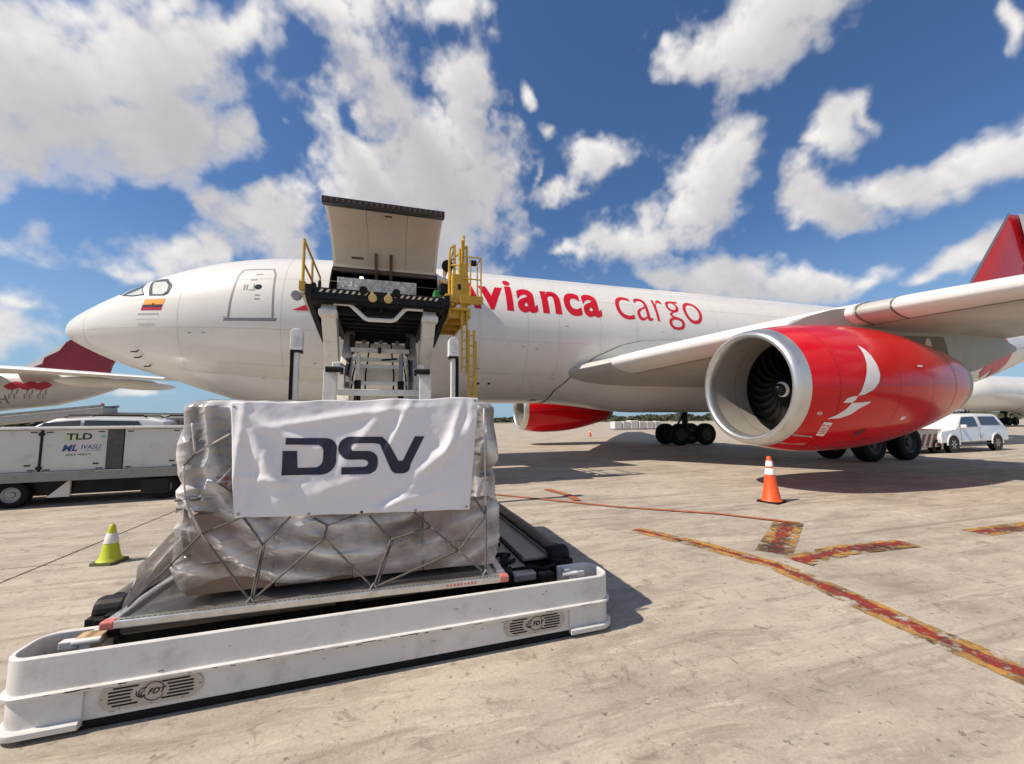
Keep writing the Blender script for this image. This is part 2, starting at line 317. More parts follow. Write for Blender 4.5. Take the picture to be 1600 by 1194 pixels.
# ------------------------------------------------------------------ ground
def concrete(name,far=False):
    m=bpy.data.materials.new(name); m.use_nodes=True; t=m.node_tree; b=t.nodes['Principled BSDF']; l=t.links.new
    g=nd(t,'ShaderNodeNewGeometry'); P=g.outputs['Position']
    def noise(s,d,ro=.6,vec=None,dist=0):
        n=nd(t,'ShaderNodeTexNoise'); n.inputs['Scale'].default_value=s; n.inputs['Detail'].default_value=d; n.inputs['Roughness'].default_value=ro; n.inputs['Distortion'].default_value=dist; l(vec or P,n.inputs['Vector']); return n.outputs['Fac']
    def rng(s,a,bb,c=0,d=1):
        r=nd(t,'ShaderNodeMapRange'); l(s,r.inputs['Value'])
        for k,v in zip(('From Min','From Max','To Min','To Max'),(a,bb,c,d)): r.inputs[k].default_value=v
        return r.outputs[0]
    def mixc(f,a,bb,bt='MIX'):
        x=nd(t,'ShaderNodeMixRGB',blend_type=bt)
        for i,v in enumerate((f,a,bb)):
            if isinstance(v,tuple): x.inputs[i].default_value=(*v,1)
            elif isinstance(v,(int,float)): x.inputs[i].default_value=v
            else: l(v,x.inputs[i])
        return x.outputs[0]
    mp=nd(t,'ShaderNodeMapping'); mp.inputs['Rotation'].default_value=(0,0,.12); mp.inputs['Scale'].default_value=(.35,1.6,1); l(P,mp.inputs['Vector']); sw=mp.outputs[0]
    c=mixc(rng(noise(.55,6,.65),.32,.70),(.27,.228,.182),(.465,.41,.335))
    c=mixc(rng(noise(1.5,7,.7,sw,.4),.40,.66,0,.75),c,(.50,.43,.345))
    c=mixc(rng(noise(2.6,8,.74,sw,.6),.50,.70,0,.85),c,(.215,.17,.13))
    c=mixc(rng(noise(3.4,7,.7,sw,1.2),.57,.68,0,.8),c,(.56,.48,.39))
    c=mixc(rng(noise(6.5,5,.6,None,1.5),.64,.72,0,.75),c,(.15,.12,.09))
    c=mixc(rng(noise(9,6,.7),.55,.75,0,.5),c,(.25,.20,.155))
    c=mixc(rng(noise(1.1,4,.55),.60,.72,0,.5),c,(.20,.17,.14))
    c=mixc(rng(noise(38,5,.75),.36,.64,.80,1.16),(0,0,0),c,'MULTIPLY') if False else c
    f=rng(noise(45,5,.75),.3,.7,.82,1.14); mm=nd(t,'ShaderNodeVectorMath',operation='SCALE'); l(c,mm.inputs[0]); l(f,mm.inputs['Scale']); c=mm.outputs[0]
    mt=nd(t,'ShaderNodeMapping'); mt.inputs['Rotation'].default_value=(0,0,-.55); mt.inputs['Scale'].default_value=(.05,2.6,1); l(P,mt.inputs['Vector'])
    c=mixc(rng(noise(1.0,6,.6,mt.outputs[0]),.58,.70,0,.55),c,(.13,.105,.085))          # long tyre smears
    c=mixc(rng(noise(.38,5,.6),.54,.70,0,.55),c,(.21,.18,.15))
    c=mixc(rng(noise(5.0,7,.78,None,.8),.56,.68,0,.8),c,(.16,.13,.10))
    c=mixc(rng(noise(17,4,.6),.63,.70,0,.75),c,(.10,.085,.07))
    # small dark oil spots
    vo=nd(t,'ShaderNodeTexVoronoi'); vo.inputs['Scale'].default_value=3.1; vo.inputs['Randomness'].default_value=1; l(P,vo.inputs['Vector'])
    sp=rng(vo.outputs['Distance'],.03,.10,.5,0); c=mixc(sp,c,(.09,.075,.06))
    l(c,b.inputs['Base Color']); b.inputs['Roughness'].default_value=.82; b.inputs['Specular IOR Level'].default_value=.3
    bp=nd(t,'ShaderNodeBump'); bp.inputs['Strength'].default_value=.35; bp.inputs['Distance'].default_value=.008
    ad=nd(t,'ShaderNodeMath',operation='ADD'); l(noise(30,6,.7),ad.inputs[0]); l(noise(4,5,.6,sw),ad.inputs[1]); l(ad.outputs[0],bp.inputs['Height']); l(bp.outputs[0],b.inputs['Normal'])
    return m
CONC=concrete('apron_concrete')
g=MB(); n=40
g.add([(-3000,-3000,-.035),(3000,-3000,-.035),(3000,3000,-.035),(-3000,3000,-.035)],[(0,1,2,3)])
GR=kind(g.build('apron_ground',CONC))
slab=None; SX,SY=12.75,6.37
for i in range(-4,8):
    for j in range(-2,9):
        x0,y0=-4.05+SX*i,.08+SY*j
        if slab is None:
            slab=MB().box((0,0,-.02),(SX-.026,SY-.026,.04)).build('concrete_slab',CONC,GR); bm_=slab.modifiers.new('bevel','BEVEL'); bm_.width=.006; bm_.segments=1; o=slab
        else: o=slab.copy(); COL.objects.link(o)
        o.location=(x0+SX/2+random.uniform(-.002,.002),y0+SY/2,random.uniform(-.0015,.0015))
GRASS=M('dry_grass',(.14,.13,.055),.9,var=.3,scale=.05)
gs=MB().add([(-2500,250,.004),(2900,190,.004),(2900,2600,.004),(-2500,2600,.004)],[(0,1,2,3)]).build('grass_field',GRASS); kind(gs)
# worn paint lines
def worn():
    m=bpy.data.materials.new('worn_red_yellow_paint'); m.use_nodes=True; t=m.node_tree; b=t.nodes['Principled BSDF']; l=t.links.new
    uv=nd(t,'ShaderNodeTexCoord'); sp=nd(t,'ShaderNodeSeparateXYZ'); l(uv.outputs['UV'],sp.inputs[0])
    g=nd(t,'ShaderNodeNewGeometry')
    def noise(s,d=6,ro=.7,v=None):
        n=nd(t,'ShaderNodeTexNoise'); n.inputs['Scale'].default_value=s; n.inputs['Detail'].default_value=d; n.inputs['Roughness'].default_value=ro; l(v or g.outputs['Position'],n.inputs['Vector']); return n.outputs['Fac']
    def math_(op,a,bb,c=0):
        x=nd(t,'ShaderNodeMath',operation=op)
        for i,v in enumerate((a,bb,c)):
            if isinstance(v,(int,float)): x.inputs[i].default_value=v
            else: l(v,x.inputs[i])
        return x.outputs[0]
    def rng(s,a,bb,c=0,d=1):
        r=nd(t,'ShaderNodeMapRange'); l(s,r.inputs['Value'])
        for k,v in zip(('From Min','From Max','To Min','To Max'),(a,bb,c,d)): r.inputs[k].default_value=v
        return r.outputs[0]
    mp=nd(t,'ShaderNodeMapping'); mp.inputs['Scale'].default_value=(1.2,9,1); l(uv.outputs['UV'],mp.inputs['Vector'])
    v=math_('ABSOLUTE',math_('SUBTRACT',sp.outputs[1],.5),0)         # 0 centre .5 edge
    vj=math_('ADD',math_('MULTIPLY_ADD',noise(4.5,5,.6),.55,math_('SUBTRACT',v,.62)),math_('MULTIPLY',noise(.9,3,.5),.75))
    mx=nd(t,'ShaderNodeMixRGB'); l(rng(vj,.20,.27),mx.inputs[0]); mx.inputs[1].default_value=(.24,.022,.010,1); mx.inputs[2].default_value=(.40,.215,.045,1)
    m2=nd(t,'ShaderNodeMixRGB'); l(math_('MAXIMUM',rng(noise(1.5,7,.72),.47,.60,0,.92),rng(noise(8,6,.7),.53,.64,0,.8)),m2.inputs[0]); l(mx.outputs[0],m2.inputs[1]); m2.inputs[2].default_value=(.045,.025,.018,1)
    m3=nd(t,'ShaderNodeMixRGB'); l(rng(noise(11,6,.75),.56,.66,0,.75),m3.inputs[0]); l(m2.outputs[0],m3.inputs[1]); m3.inputs[2].default_value=(.36,.29,.21,1)
    l(m3.outputs[0],b.inputs['Base Color']); b.inputs['Roughness'].default_value=.75
    tr=nd(t,'ShaderNodeBsdfTransparent'); ms=nd(t,'ShaderNodeMixShader')
    wear=math_('MULTIPLY_ADD',v,.16,noise(5,8,.75))
    l(rng(wear,.53,.64,1,0),ms.inputs[0]); l(tr.outputs[0],ms.inputs[1]); l(b.outputs[0],ms.inputs[2])
    l(ms.outputs[0],t.nodes['Material Output'].inputs['Surface']); return m
WORN=worn()
def stripe(name,pts,w,z,mat):
    P=[Vector((*p,0)) for p in pts]; Q=[]
    for a,b in zip(P[:-1],P[1:]):
        n=max(1,int((b-a).length/.12)); Q+=[a.lerp(b,i/n) for i in range(n)]
    Q.append(P[-1]); vs=[];us=[];d=0
    for i,p in enumerate(Q):
        t=(Q[min(i+1,len(Q)-1)]-Q[max(i-1,0)]).normalized(); s=Vector((-t.y,t.x,0))*w/2
        if i: d+=(p-Q[i-1]).length
        vs+=[p+s+Vector((0,0,z)),p-s+Vector((0,0,z))]; us+=[(d,0),(d,1)]
    me=bpy.data.meshes.new(name); fs=[(2*i+1,2*i+3,2*i+2,2*i) for i in range(len(Q)-1)]; me.from_pydata(vs,[],fs)
    u=me.uv_layers.new(name='UVMap')
    for lp in me.loops: u.data[lp.index].uv=us[lp.vertex_index]
    return kind(mesh_obj(name,me,mat))
stripe('worn_floor_marking',[(3.6,5.62),(4.02,4.68),(4.17,4.15),(4.26,3.75),(4.2,3.1),(4.10,2.5),(4.02,1.77),(3.9,.6),(3.75,-1)],.31,.004,WORN)
stripe('worn_floor_marking',[(6.22,5.22),(4.62,4.12)],.40,.008,WORN)
stripe('worn_floor_marking',[(4.62,3.80),(5.5,3.93),(6.68,3.88)],.32,.012,WORN)
stripe('worn_floor_marking',[(8.2,3.92),(9.0,3.92),(10.6,3.90)],.34,.004,WORN)
OLINE=M('faded_orange_paint',(.36,.10,.035),.8,var=.35,scale=5,dirt=(.30,.20,.13),dscale=4,damt=.9)
stripe('orange_floor_line',[(1.9,9.5),(2.57,8.83),(4.15,7.14),(5.56,6.04),(6.3,5.10)],.11,.016,OLINE)
stripe('orange_floor_line',[(3.62,9.42),(3.80,8.5),(3.72,7.9)],.17,.020,OLINE)
def crack(pts,w,name='pavement_crack'):
    mb=MB(); Q=[]
    for a,b in zip(pts[:-1],pts[1:]):
        for i in range(8): f=i/8; Q.append((a[0]+(b[0]-a[0])*f+random.uniform(-.03,.03),a[1]+(b[1]-a[1])*f+random.uniform(-.03,.03)))
    vs=[]
    for i,q in enumerate(Q):
        a=Q[max(i-1,0)];b=Q[min(i+1,len(Q)-1)]; t=Vector((b[0]-a[0],b[1]-a[1],0)).normalized(); s=Vector((-t.y,t.x,0))*w*random.uniform(.3,.9)
        vs+=[Vector((*q,.0045))+s,Vector((*q,.0045))-s]
    mb.add(vs,[(2*i,2*i+1,2*i+3,2*i+2) for i in range(len(Q)-1)]); return kind(mb.build(name,SEAM))
# ------------------------------------------------------------------ far trees, one green mass along the field edge, haze painted into the colour
TREE=M('far_tree_foliage',(.075,.080,.050),.9,var=.5,scale=.3)
def treeline():
    rng=np.random.default_rng(3); N=15000; a=rng.uniform(-1.25,1.35,N); d=rng.uniform(300,345,N); hh=(2.0+3.6*fbm(a*42,a*0,5,3))*(rng.random(N)**.55)
    x=np.sin(a)*d; y=np.cos(a)*d; s=rng.uniform(.5,1.5,N); th=rng.uniform(0,6.28,N); v=[];f=[]
    for k in range(N):
        c=Vector((x[k],y[k],max(.3,hh[k]))); u=Vector((math.cos(th[k]),math.sin(th[k]),random.uniform(-.4,.4)))*s[k]*1.3; w=Vector((random.uniform(-.5,.5),random.uniform(-.5,.5),1))*s[k]*.8
        v+=[c-u-w*.6,c+u-w*.4,c+u*.5+w,c-u*.6+w*.8]; f.append((4*k,4*k+1,4*k+2,4*k+3))
    mb=MB(); mb.v=v; mb.f=f; return mb.build('distant_treeline',TREE,norm=False)
o=treeline(); o['kind']='stuff'; o['label']='low dark treeline along the far edge of the airfield'
# ------------------------------------------------------------------ main aircraft
XN,YA,ZA=-10.70,17.194,5.271
FT=np.array([[0,-.42,-.42,0,-.42],[.04,-.25,-.58,.20,-.42],[.15,-.10,-.72,.40,-.42],[.35,.08,-.86,.64,-.42],[.70,.32,-1.06,.93,-.42],[1.2,.63,-1.32,1.26,-.40],[1.8,.98,-1.58,1.57,-.36],[2.5,1.38,-1.84,1.87,-.30],[3.2,1.74,-2.04,2.11,-.25],[4,2.06,-2.24,2.33,-.18],[5,2.36,-2.43,2.54,-.11],[6,2.56,-2.58,2.68,-.06],[7,2.68,-2.69,2.765,-.02],[8,2.74,-2.77,2.81,0],[9.5,2.80,-2.82,2.82,0],[11,2.82,-2.82,2.82,0],
 [37,2.82,-2.82,2.82,0],[40,2.82,-2.66,2.78,.02],[43,2.82,-2.25,2.62,.15],[46,2.80,-1.65,2.36,.4],[49,2.74,-.92,2.0,.75],[52,2.62,-.1,1.55,1.15],[55,2.42,.75,1.0,1.55],[57,2.2,1.3,.55,1.75],[57.6,1.95,1.55,.22,1.76]])
from bisect import bisect
def _pchip(x,y):
    h=np.diff(x); d=np.diff(y)/h; m=np.zeros_like(y)
    for i in range(1,len(x)-1):
        if d[i-1]*d[i]>0: w1,w2=2*h[i]+h[i-1],h[i]+2*h[i-1]; m[i]=(w1+w2)/(w1/d[i-1]+w2/d[i])
    m[0]=d[0]; m[-1]=d[-1]
    def f(q):
        q=min(max(q,x[0]),x[-1]); i=min(max(bisect(list(x),q)-1,0),len(x)-2); t=(q-x[i])/h[i]
        return (2*t**3-3*t*t+1)*y[i]+(t**3-2*t*t+t)*h[i]*m[i]+(-2*t**3+3*t*t)*y[i+1]+(t**3-t*t)*h[i]*m[i+1]
    return f
FS=[_pchip(FT[:,0],FT[:,i]) for i in (1,2,3,4)]
def fsec(s): return [f(s) for f in FS]
def fpt(X,ph,off=0):
    s=X-XN; t,b,w,zc=fsec(s); c,q=math.cos(ph),math.sin(ph)
    z=zc+(t-zc)*q if q>0 else zc+(zc-b)*q
    n=Vector((0,-c/max(w,.05),q/max((t-zc) if q>0 else (zc-b),.05))).normalized()
    return Vector((X,YA-w*c,ZA+z))+n*off
def fxz(X,Z,off=.005):          # point on the port skin at station X, height Z
    s=X-XN; t,b,w,zc=fsec(s); z=Z-ZA
    q=(z-zc)/(t-zc) if z>zc else (z-zc)/(zc-b); q=max(-.998,min(.998,q))
    return fpt(X,math.asin(q),off)
def fxa(X,a,off=.005): return fpt(X,a/2.82,off)     # a = arc length above the widest line
AC=thing('cargo_aircraft','large white cargo jet with red engines and open side cargo door','aircraft',(18.5,YA,0))
d2=lambda a:R_(a)
def fus():
    Xs=sorted(set([XN+.004,XN+.02,XN+.06,XN+.12,XN+.2]+[XN+i*.15 for i in range(2,70)]+[-2.22,1.48]+[i*.4 for i in range(0,92)]+[36.8+i*.5 for i in range(0,20)]+[XN+57.6]))
    Xs=[x for x in Xs if x<=XN+57.6]
    PH=sorted(set([-180+i*3.75 for i in range(96)]+[-11.5,46.5]))
    n=len(PH)
    def skip(i,j): return -2.23<=Xs[i]<1.47 and -11.6<=PH[j%n]<46.4
    mb=MB(); vs=[fpt(x,d2(p)) for x in Xs for p in PH]
    mb.add(vs,[(i*n+j,i*n+(j+1)%n,(i+1)*n+(j+1)%n,(i+1)*n+j) for i in range(len(Xs)-1) for j in range(n) if not skip(i,j)])
    mb.f.append(tuple(range(n)))
    return mb.build('fuselage',WHITE,AC,smooth=True,world=True)
FU=fus()
# sub-parts of the fuselage keep the fuselage's own frame (parent inverse already set on it), so build them in world coordinates
def W3(o): return o
# cargo hold inside the open door
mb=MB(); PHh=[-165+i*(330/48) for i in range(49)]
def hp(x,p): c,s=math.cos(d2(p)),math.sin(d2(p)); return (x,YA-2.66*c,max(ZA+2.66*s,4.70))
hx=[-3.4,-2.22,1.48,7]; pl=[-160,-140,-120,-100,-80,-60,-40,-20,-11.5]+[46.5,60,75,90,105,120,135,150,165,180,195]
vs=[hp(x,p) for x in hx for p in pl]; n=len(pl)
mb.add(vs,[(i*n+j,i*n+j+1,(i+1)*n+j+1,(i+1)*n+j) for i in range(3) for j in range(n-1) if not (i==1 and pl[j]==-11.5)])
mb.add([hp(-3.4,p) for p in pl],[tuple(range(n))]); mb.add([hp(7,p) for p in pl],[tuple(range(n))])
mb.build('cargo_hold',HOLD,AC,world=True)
mb=MB()                                                        # door frame, thickness between skin and liner
def fr(X0,X1,p0,p1):
    a=[(X0,p0),(X0,p1),(X1,p1),(X1,p0)]; Q=[]
    for (xa,pa),(xb,pb) in zip(a,a[1:]+a[:1]):
        for k in range(10): Q.append((xa+(xb-xa)*k/10,pa+(pb-pa)*k/10))
    m=len(Q); mb.add([fpt(x,d2(p),.004) for x,p in Q]+[fpt(x,d2(p),-.20) for x,p in Q],[(i,(i+1)%m,m+(i+1)%m,m+i) for i in range(m)])
fr(-2.22,1.48,-11.5,46.5); mb.build('cargo_door_frame',HINGE,AC,world=True)
mb=MB()
for a,b_ in ((-1.25,-.9),(-.02,.3)): mb.box(((a+b_)/2,15.6,6.98),(.18,.12,.13))
LAMP=bpy.data.materials.new('hold_lamp_glow'); LAMP.use_nodes=True; LAMP.node_tree.nodes['Principled BSDF'].inputs['Emission Color'].default_value=(1,.85,.6,1); LAMP.node_tree.nodes['Principled BSDF'].inputs['Emission Strength'].default_value=2.2
MB().box((-1.30,16.1,7.22),(.13,.10,.10)).build('hold_lamp',LAMP,AC,world=True,bevel=.02)
# seams of the skin
for X in (-9.62,): ribbon('radome_seam',[(X,a) for a in np.linspace(-1.2,1.3,16)],.018,lambda x,a:fpt(x,a,.004),LGREY,FU,.1)
for X in (3.0,6.2,13.9,17.2): ribbon('skin_seam',[(X,a) for a in np.linspace(-4.2,4.2,40)],.012,fxa,LGREY,FU,.15)
for a,x0,x1 in ((-.62,-9.5,7.5),(2.75,-8.0,19),(-1.9,-5,6.2)):
    ribbon('skin_seam',[(x0,a),(x1,a)],.012,fxa if a!=-.62 else (lambda x,aa:fxz(x,ZA+aa*.9,.005)),LGREY,FU,.3)
for X in (-6.6,-3.6,4.9,8.0,9.7,11.5,15.6): ribbon('skin_seam',[(X,a) for a in np.linspace(-3.6,4.0,36)],.009,lambda x,a:fpt(x,a/2.82,.004),SEAMF,FU,.15)
for a in (-3.1,1.35,3.6): ribbon('skin_seam',[(-6.0,a),(20,a)],.009,lambda x,aa:fpt(x,aa/2.82,.004),SEAMF,FU,.3)
for k in range(26):
    x,a=random.uniform(-8.2,13),random.choice([random.uniform(-3.4,-1.0),random.uniform(-.9,.3)])
    if -2.5<x<1.8 and a>-1: continue
    decal('stencil',poly_bm([[(x,a),(x+random.uniform(.05,.16),a),(x+.1,a+.03),(x,a+.03)]]),lambda x,a:fpt(x,a/2.82,.006),GREY if k%3 else SEAM,FU,.2)
# lettering
def letters(s,spec,bold,mat):
    for ch,(x0,y0,x1,y1) in zip(s,spec):
        decal('letter',text_bm(ch,bold,(x0,y0,x1,y1)),lambda x,a:fxa(x,a,.006),mat,FU,.13)
B0=.60; XH=1.72
letters('Avianca',[(1.85,B0,3.10,2.32),(3.0,B0,3.98,XH),(4.06,B0,4.36,2.30),(4.52,B0-.03,5.34,XH+.03),(5.54,B0,6.34,XH+.03),(6.50,B0-.03,7.24,XH+.03),(7.32,B0-.03,8.13,XH+.03)],.030,TXRED)
letters('cargo',[(8.86,B0-.02,9.66,XH+.08),(9.82,B0-.02,10.56,XH+.08),(10.76,B0,11.28,XH+.08),(11.34,.27-.02,12.14,XH+.08),(12.26,B0-.02,13.20,XH+.08)],-.008,TXRED)
decal('red_flash',poly_bm([[(-3.28,.10),(-2.3,.62),(-2.3,.10)]]),lambda x,a:fxa(x,a,.006),TXRED,FU,.12)
# forward door: outline, sill, window, small markings
ribbon('door',[(-5.13,-.20),(-5.10,.4),(-5.02,1.6),(-4.93,1.9),(-4.02,1.9),(-3.92,1.6),(-3.86,.4),(-3.84,-.20)],.055,fxa,GREY,FU,.12)
decal('door_sill',poly_bm([[(-5.28,-.30),(-3.74,-.30),(-3.70,-.19),(-5.24,-.19)]]),fxa,GREY,FU,.2)
def disc(c,r,n=20): return [(c[0]+r*math.cos(2*math.pi*k/n),c[1]+r*math.sin(2*math.pi*k/n)) for k in range(n)]
decal('door_window',poly_bm([disc((-4.35,.98),.11)]),fxa,GLASSD,FU,.1)
decal('door_marking',poly_bm([[(-4.78,.86),(-4.74,.86),(-4.74,1.1),(-4.78,1.1)],[(-4.70,.86),(-4.66,.86),(-4.66,1.1),(-4.70,1.1)],[(-4.62,.84),(-4.42,.84),(-4.42,.87),(-4.62,.87)],[(-4.50,.87),(-4.47,.87),(-4.47,1.14),(-4.50,1.14)],[(-4.62,1.28),(-4.42,1.28),(-4.42,1.33),(-4.62,1.33)],[(-4.5,1.56),(-4.3,1.56),(-4.3,1.61),(-4.5,1.61)],[(-4.42,.62),(-4.26,.62),(-4.26,.66),(-4.42,.66)],[(-4.42,.48),(-4.26,.48),(-4.26,.52),(-4.42,.52)]]),fxa,GREY,FU,.2)
# cockpit side windows (front edges on the crown side), flag and small print
mz=lambda x,z:fxz(x,z,.006); gw=lambda x,z:(-7.75+(x+7.75)*1.10,6.10+(z-6.13)*1.12); mw=lambda x,z:fxz(*gw(x,z),.006); mz2=lambda x,z:fxz(*gw(x,z),.010)
decal('cockpit_window',poly_bm([[(-8.52,5.90),(-8.45,6.06),(-8.34,6.17),(-8.18,6.29),(-8.02,6.37),(-7.97,6.36),(-7.93,6.10),(-7.74,5.86),(-8.10,5.83)]]),mw,PANED,FU,.08)
decal('cockpit_window',poly_bm([[(-8.36,5.905),(-8.05,6.06),(-7.96,6.14),(-7.93,6.06),(-7.80,5.90),(-8.10,5.87)]]),mz2,PANE,FU,.08)
decal('cockpit_window',poly_bm([[(-7.84,6.48),(-7.30,6.45),(-7.20,6.34),(-7.03,6.20),(-7.00,6.10),(-7.06,5.88),(-7.16,5.82),(-7.60,5.83)]]),mw,PANED,FU,.08)
decal('cockpit_window',poly_bm([[(-7.70,6.34),(-7.30,6.33),(-7.15,6.18),(-7.12,5.96),(-7.22,5.86),(-7.50,5.87)]]),mz2,PANE,FU,.08)
decal('cockpit_window',poly_bm([[(-8.62,5.94),(-8.58,6.08),(-8.48,6.20),(-8.58,6.16),(-8.72,6.02)]]),mz2,PANED,FU,.08)
YF=M('flag_yellow',(.80,.32,.02),.35); BF=M('flag_blue_black',(.05,.012,.02),.35); RF=M('flag_red',(.42,.012,.03),.35)
fx=lambda x,z:fxz(x+(z-5.25)*.18,z,.006)
decal('flag',poly_bm([[(-7.72,5.44),(-7.10,5.44),(-7.10,5.64),(-7.72,5.64)]]),fx,YF,FU,.1)
decal('flag',poly_bm([[(-7.72,5.345),(-7.10,5.345),(-7.10,5.439),(-7.72,5.439)]]),fx,BF,FU,.1)
decal('flag',poly_bm([[(-7.72,5.25),(-7.10,5.25),(-7.10,5.344),(-7.72,5.344)]]),fx,RF,FU,.1)
decal('flag_crest',poly_bm([disc((-7.41,5.44),.035,12),[(-7.45,5.47),(-7.37,5.47),(-7.41,5.50)]]),lambda x,z:fxz(x+(z-5.25)*.18,z,.009),BF,FU)
decal('small_print',poly_bm([[(-8.42+i*.105,5.62),(-8.42+i*.105+.06,5.62),(-8.42+i*.105+.06,5.66),(-8.42+i*.105,5.66)] for i in range(8)]),mz,LGREY,FU)
decal('small_print',poly_bm([[(-7.78+i*.08,5.11),(-7.78+i*.08+.055,5.11),(-7.78+i*.08+.055,5.145),(-7.78+i*.08,5.145)] for i in range(8)]),mz,GREY,FU)
decal('small_print',poly_bm([[(-7.84,4.955),(-7.2,4.955),(-7.2,4.97),(-7.84,4.97)]]+[[(-7.76+i*.07,4.77),(-7.76+i*.07+.045,4.77),(-7.76+i*.07+.045,4.83),(-7.76+i*.07,4.83)] for i in range(7)]),mz,LGREY,FU)
# probes and small fittings
mb=MB()
for X,Z in ((-7.92,4.03),(-7.9,3.87),(-7.75,3.62)): 
    p=fxz(X,Z,.0); mb.tube([p,p+Vector((0,-.10,-.05)),p+Vector((-.12,-.14,-.06))],.022,6)
mb.build('air_data_probe',BLACK,FU)
decal('static_port',poly_bm([disc((3.12,-2.42),.06,14),disc((3.55,-2.42),.06,14)]),fxa,BLACK,FU,.1)
ribbon('access_panel',[(2.9,-2.65),(3.8,-2.65),(3.8,-2.15),(2.9,-2.15)],.012,fxa,LGREY,FU,.2,closed=True)
decal('drain_mast',poly_bm([[(5.6,-3.75),(5.9,-3.75),(5.9,-3.55),(5.6,-3.55)]]),fxa,GREY,FU,.1)
ribbon('access_panel',[(-5.5,-2.2),(-5.2,-2.2),(-5.2,-1.9),(-5.5,-1.9)],.01,fxa,LGREY,FU,.2,closed=True)
# blister fairing of the nose gear under the forward fuselage
mb=MB(); nu,nv=44,25
def bl(i,j):
    f=i/(nu-1); X=-8.1+11.0*f; h=.50*min(1,max(0,(f/.32)))**1.3*min(1,(1-f)/.35)**.8 if 0<f<1 else 0; a=(j/(nv-1)-.5)*2
    ph=d2(-90+a*40); return fpt(X,ph,-.03+h*(1-abs(a)**2.2))
mb.grid(bl,nu,nv); mb.build('nose_gear_blister',WHITE,AC,smooth=True,world=True)
ribbon('blister_seam',[(X,-4.43+.34+ (X+8)*.06) for X in np.linspace(-7.4,-1,12)],.014,lambda x,a:fxa(x,max(a,-4.1),.02),LGREY,FU,.2)
# belly fairing: the skin swells outward aft of a curved front seam
sx=[6.30,6.40,7.1,7.8,8.9,10.1,11.4]; sp=[-90,-56,-34.6,-21.7,-11.2,-5.2,-4.0]
def xfront(p): return float(np.interp(p,sp,sx))
def belly(side):
    mb=MB(); nu,nv=54,34
    def bp_(i,j):
        p=-90+86*j/(nv-1); x0=xfront(p); X=x0+(26.5-x0)*(i/(nu-1))**1.3; f=(X-x0)
        g=min(1,f/5.0); g=g*g*(3-2*g); e=min(1,max(0,(26.5-X)/5)); e=e*e*(3-2*e); q=1-((p+90)/86)**3
        q2=fpt(X,d2(p),.012+.42*g*e*q)
        return q2 if side<0 else Vector((q2.x,2*YA-q2.y,q2.z))
    mb.grid(bp_,nu,nv); return mb.build('belly_fairing',FAIR,AC,smooth=True,world=True,norm=True)
BE=belly(-1); belly(1)
ribbon('fairing_seam',[(xfront(p),p) for p in np.linspace(-88,-4.2,40)]+[(12.6,-3.9),(14,-3.9)],.055,lambda x,p:fpt(x,d2(p),.022),SEAM,BE,9)
for p in (-70,-50): ribbon('fairing_seam',[(X,p) for X in np.linspace(xfront(p)+1,20,30)],.013,lambda x,p:fpt(x,d2(p),.022+.42*(lambda g:g*g*(3-2*g))(min(1,(x-xfront(p))/5))*(1-((p+90)/86)**3)),LGREY,BE,9)
for X in (10.2,13.2,16.2): ribbon('fairing_seam',[(X,p) for p in np.linspace(-85,-45,20)],.013,lambda x,p:fpt(x,d2(p),.022+.42*(lambda g:g*g*(3-2*g))(min(1,(x-xfront(p))/5))*(1-((p+90)/86)**3)),LGREY,BE,9)
# ---------------- wings
WS=np.array([[1.2,5.9,13.2,3.62,.088,3.5],[2.6,6.95,12.1,3.70,.09,3.2],[3.6,7.6,11.2,3.80,.095,3],[6,9.1,9.6,4.08,.11,2.6],[9.37,11.22,7.4,4.42,.115,2.2],[14,14.1,6.0,4.66,.11,1.6],[20,17.9,4.5,5.2,.105,.8],[26,21.6,3.2,6.0,.10,0],[29.6,23.9,2.3,6.6,.10,-.5]])
WI=[_pchip(WS[:,0],WS[:,i]) for i in range(1,6)]
def wpt(eta,u,low,off=0,sd=-1):        # u chord fraction, low: lower surface
    xl,c,z,tc,inc=[f(eta) for f in WI]
    yt=5*tc*(.2969*math.sqrt(u)-.126*u-.3516*u*u+.2843*u**3-.1036*u**4); cb=.018*math.sin(math.pi*u**1.15)*(1 if u>.02 else 1)
    h=(cb-yt*.95-off/c) if low else (cb+yt+off/c); x=u*c; zz=h*c; a=-R_(inc)
    return Vector((xl+x*math.cos(a)-zz*math.sin(a)*-1*0-0,YA+sd*eta,z+zz+x*math.sin(a)))
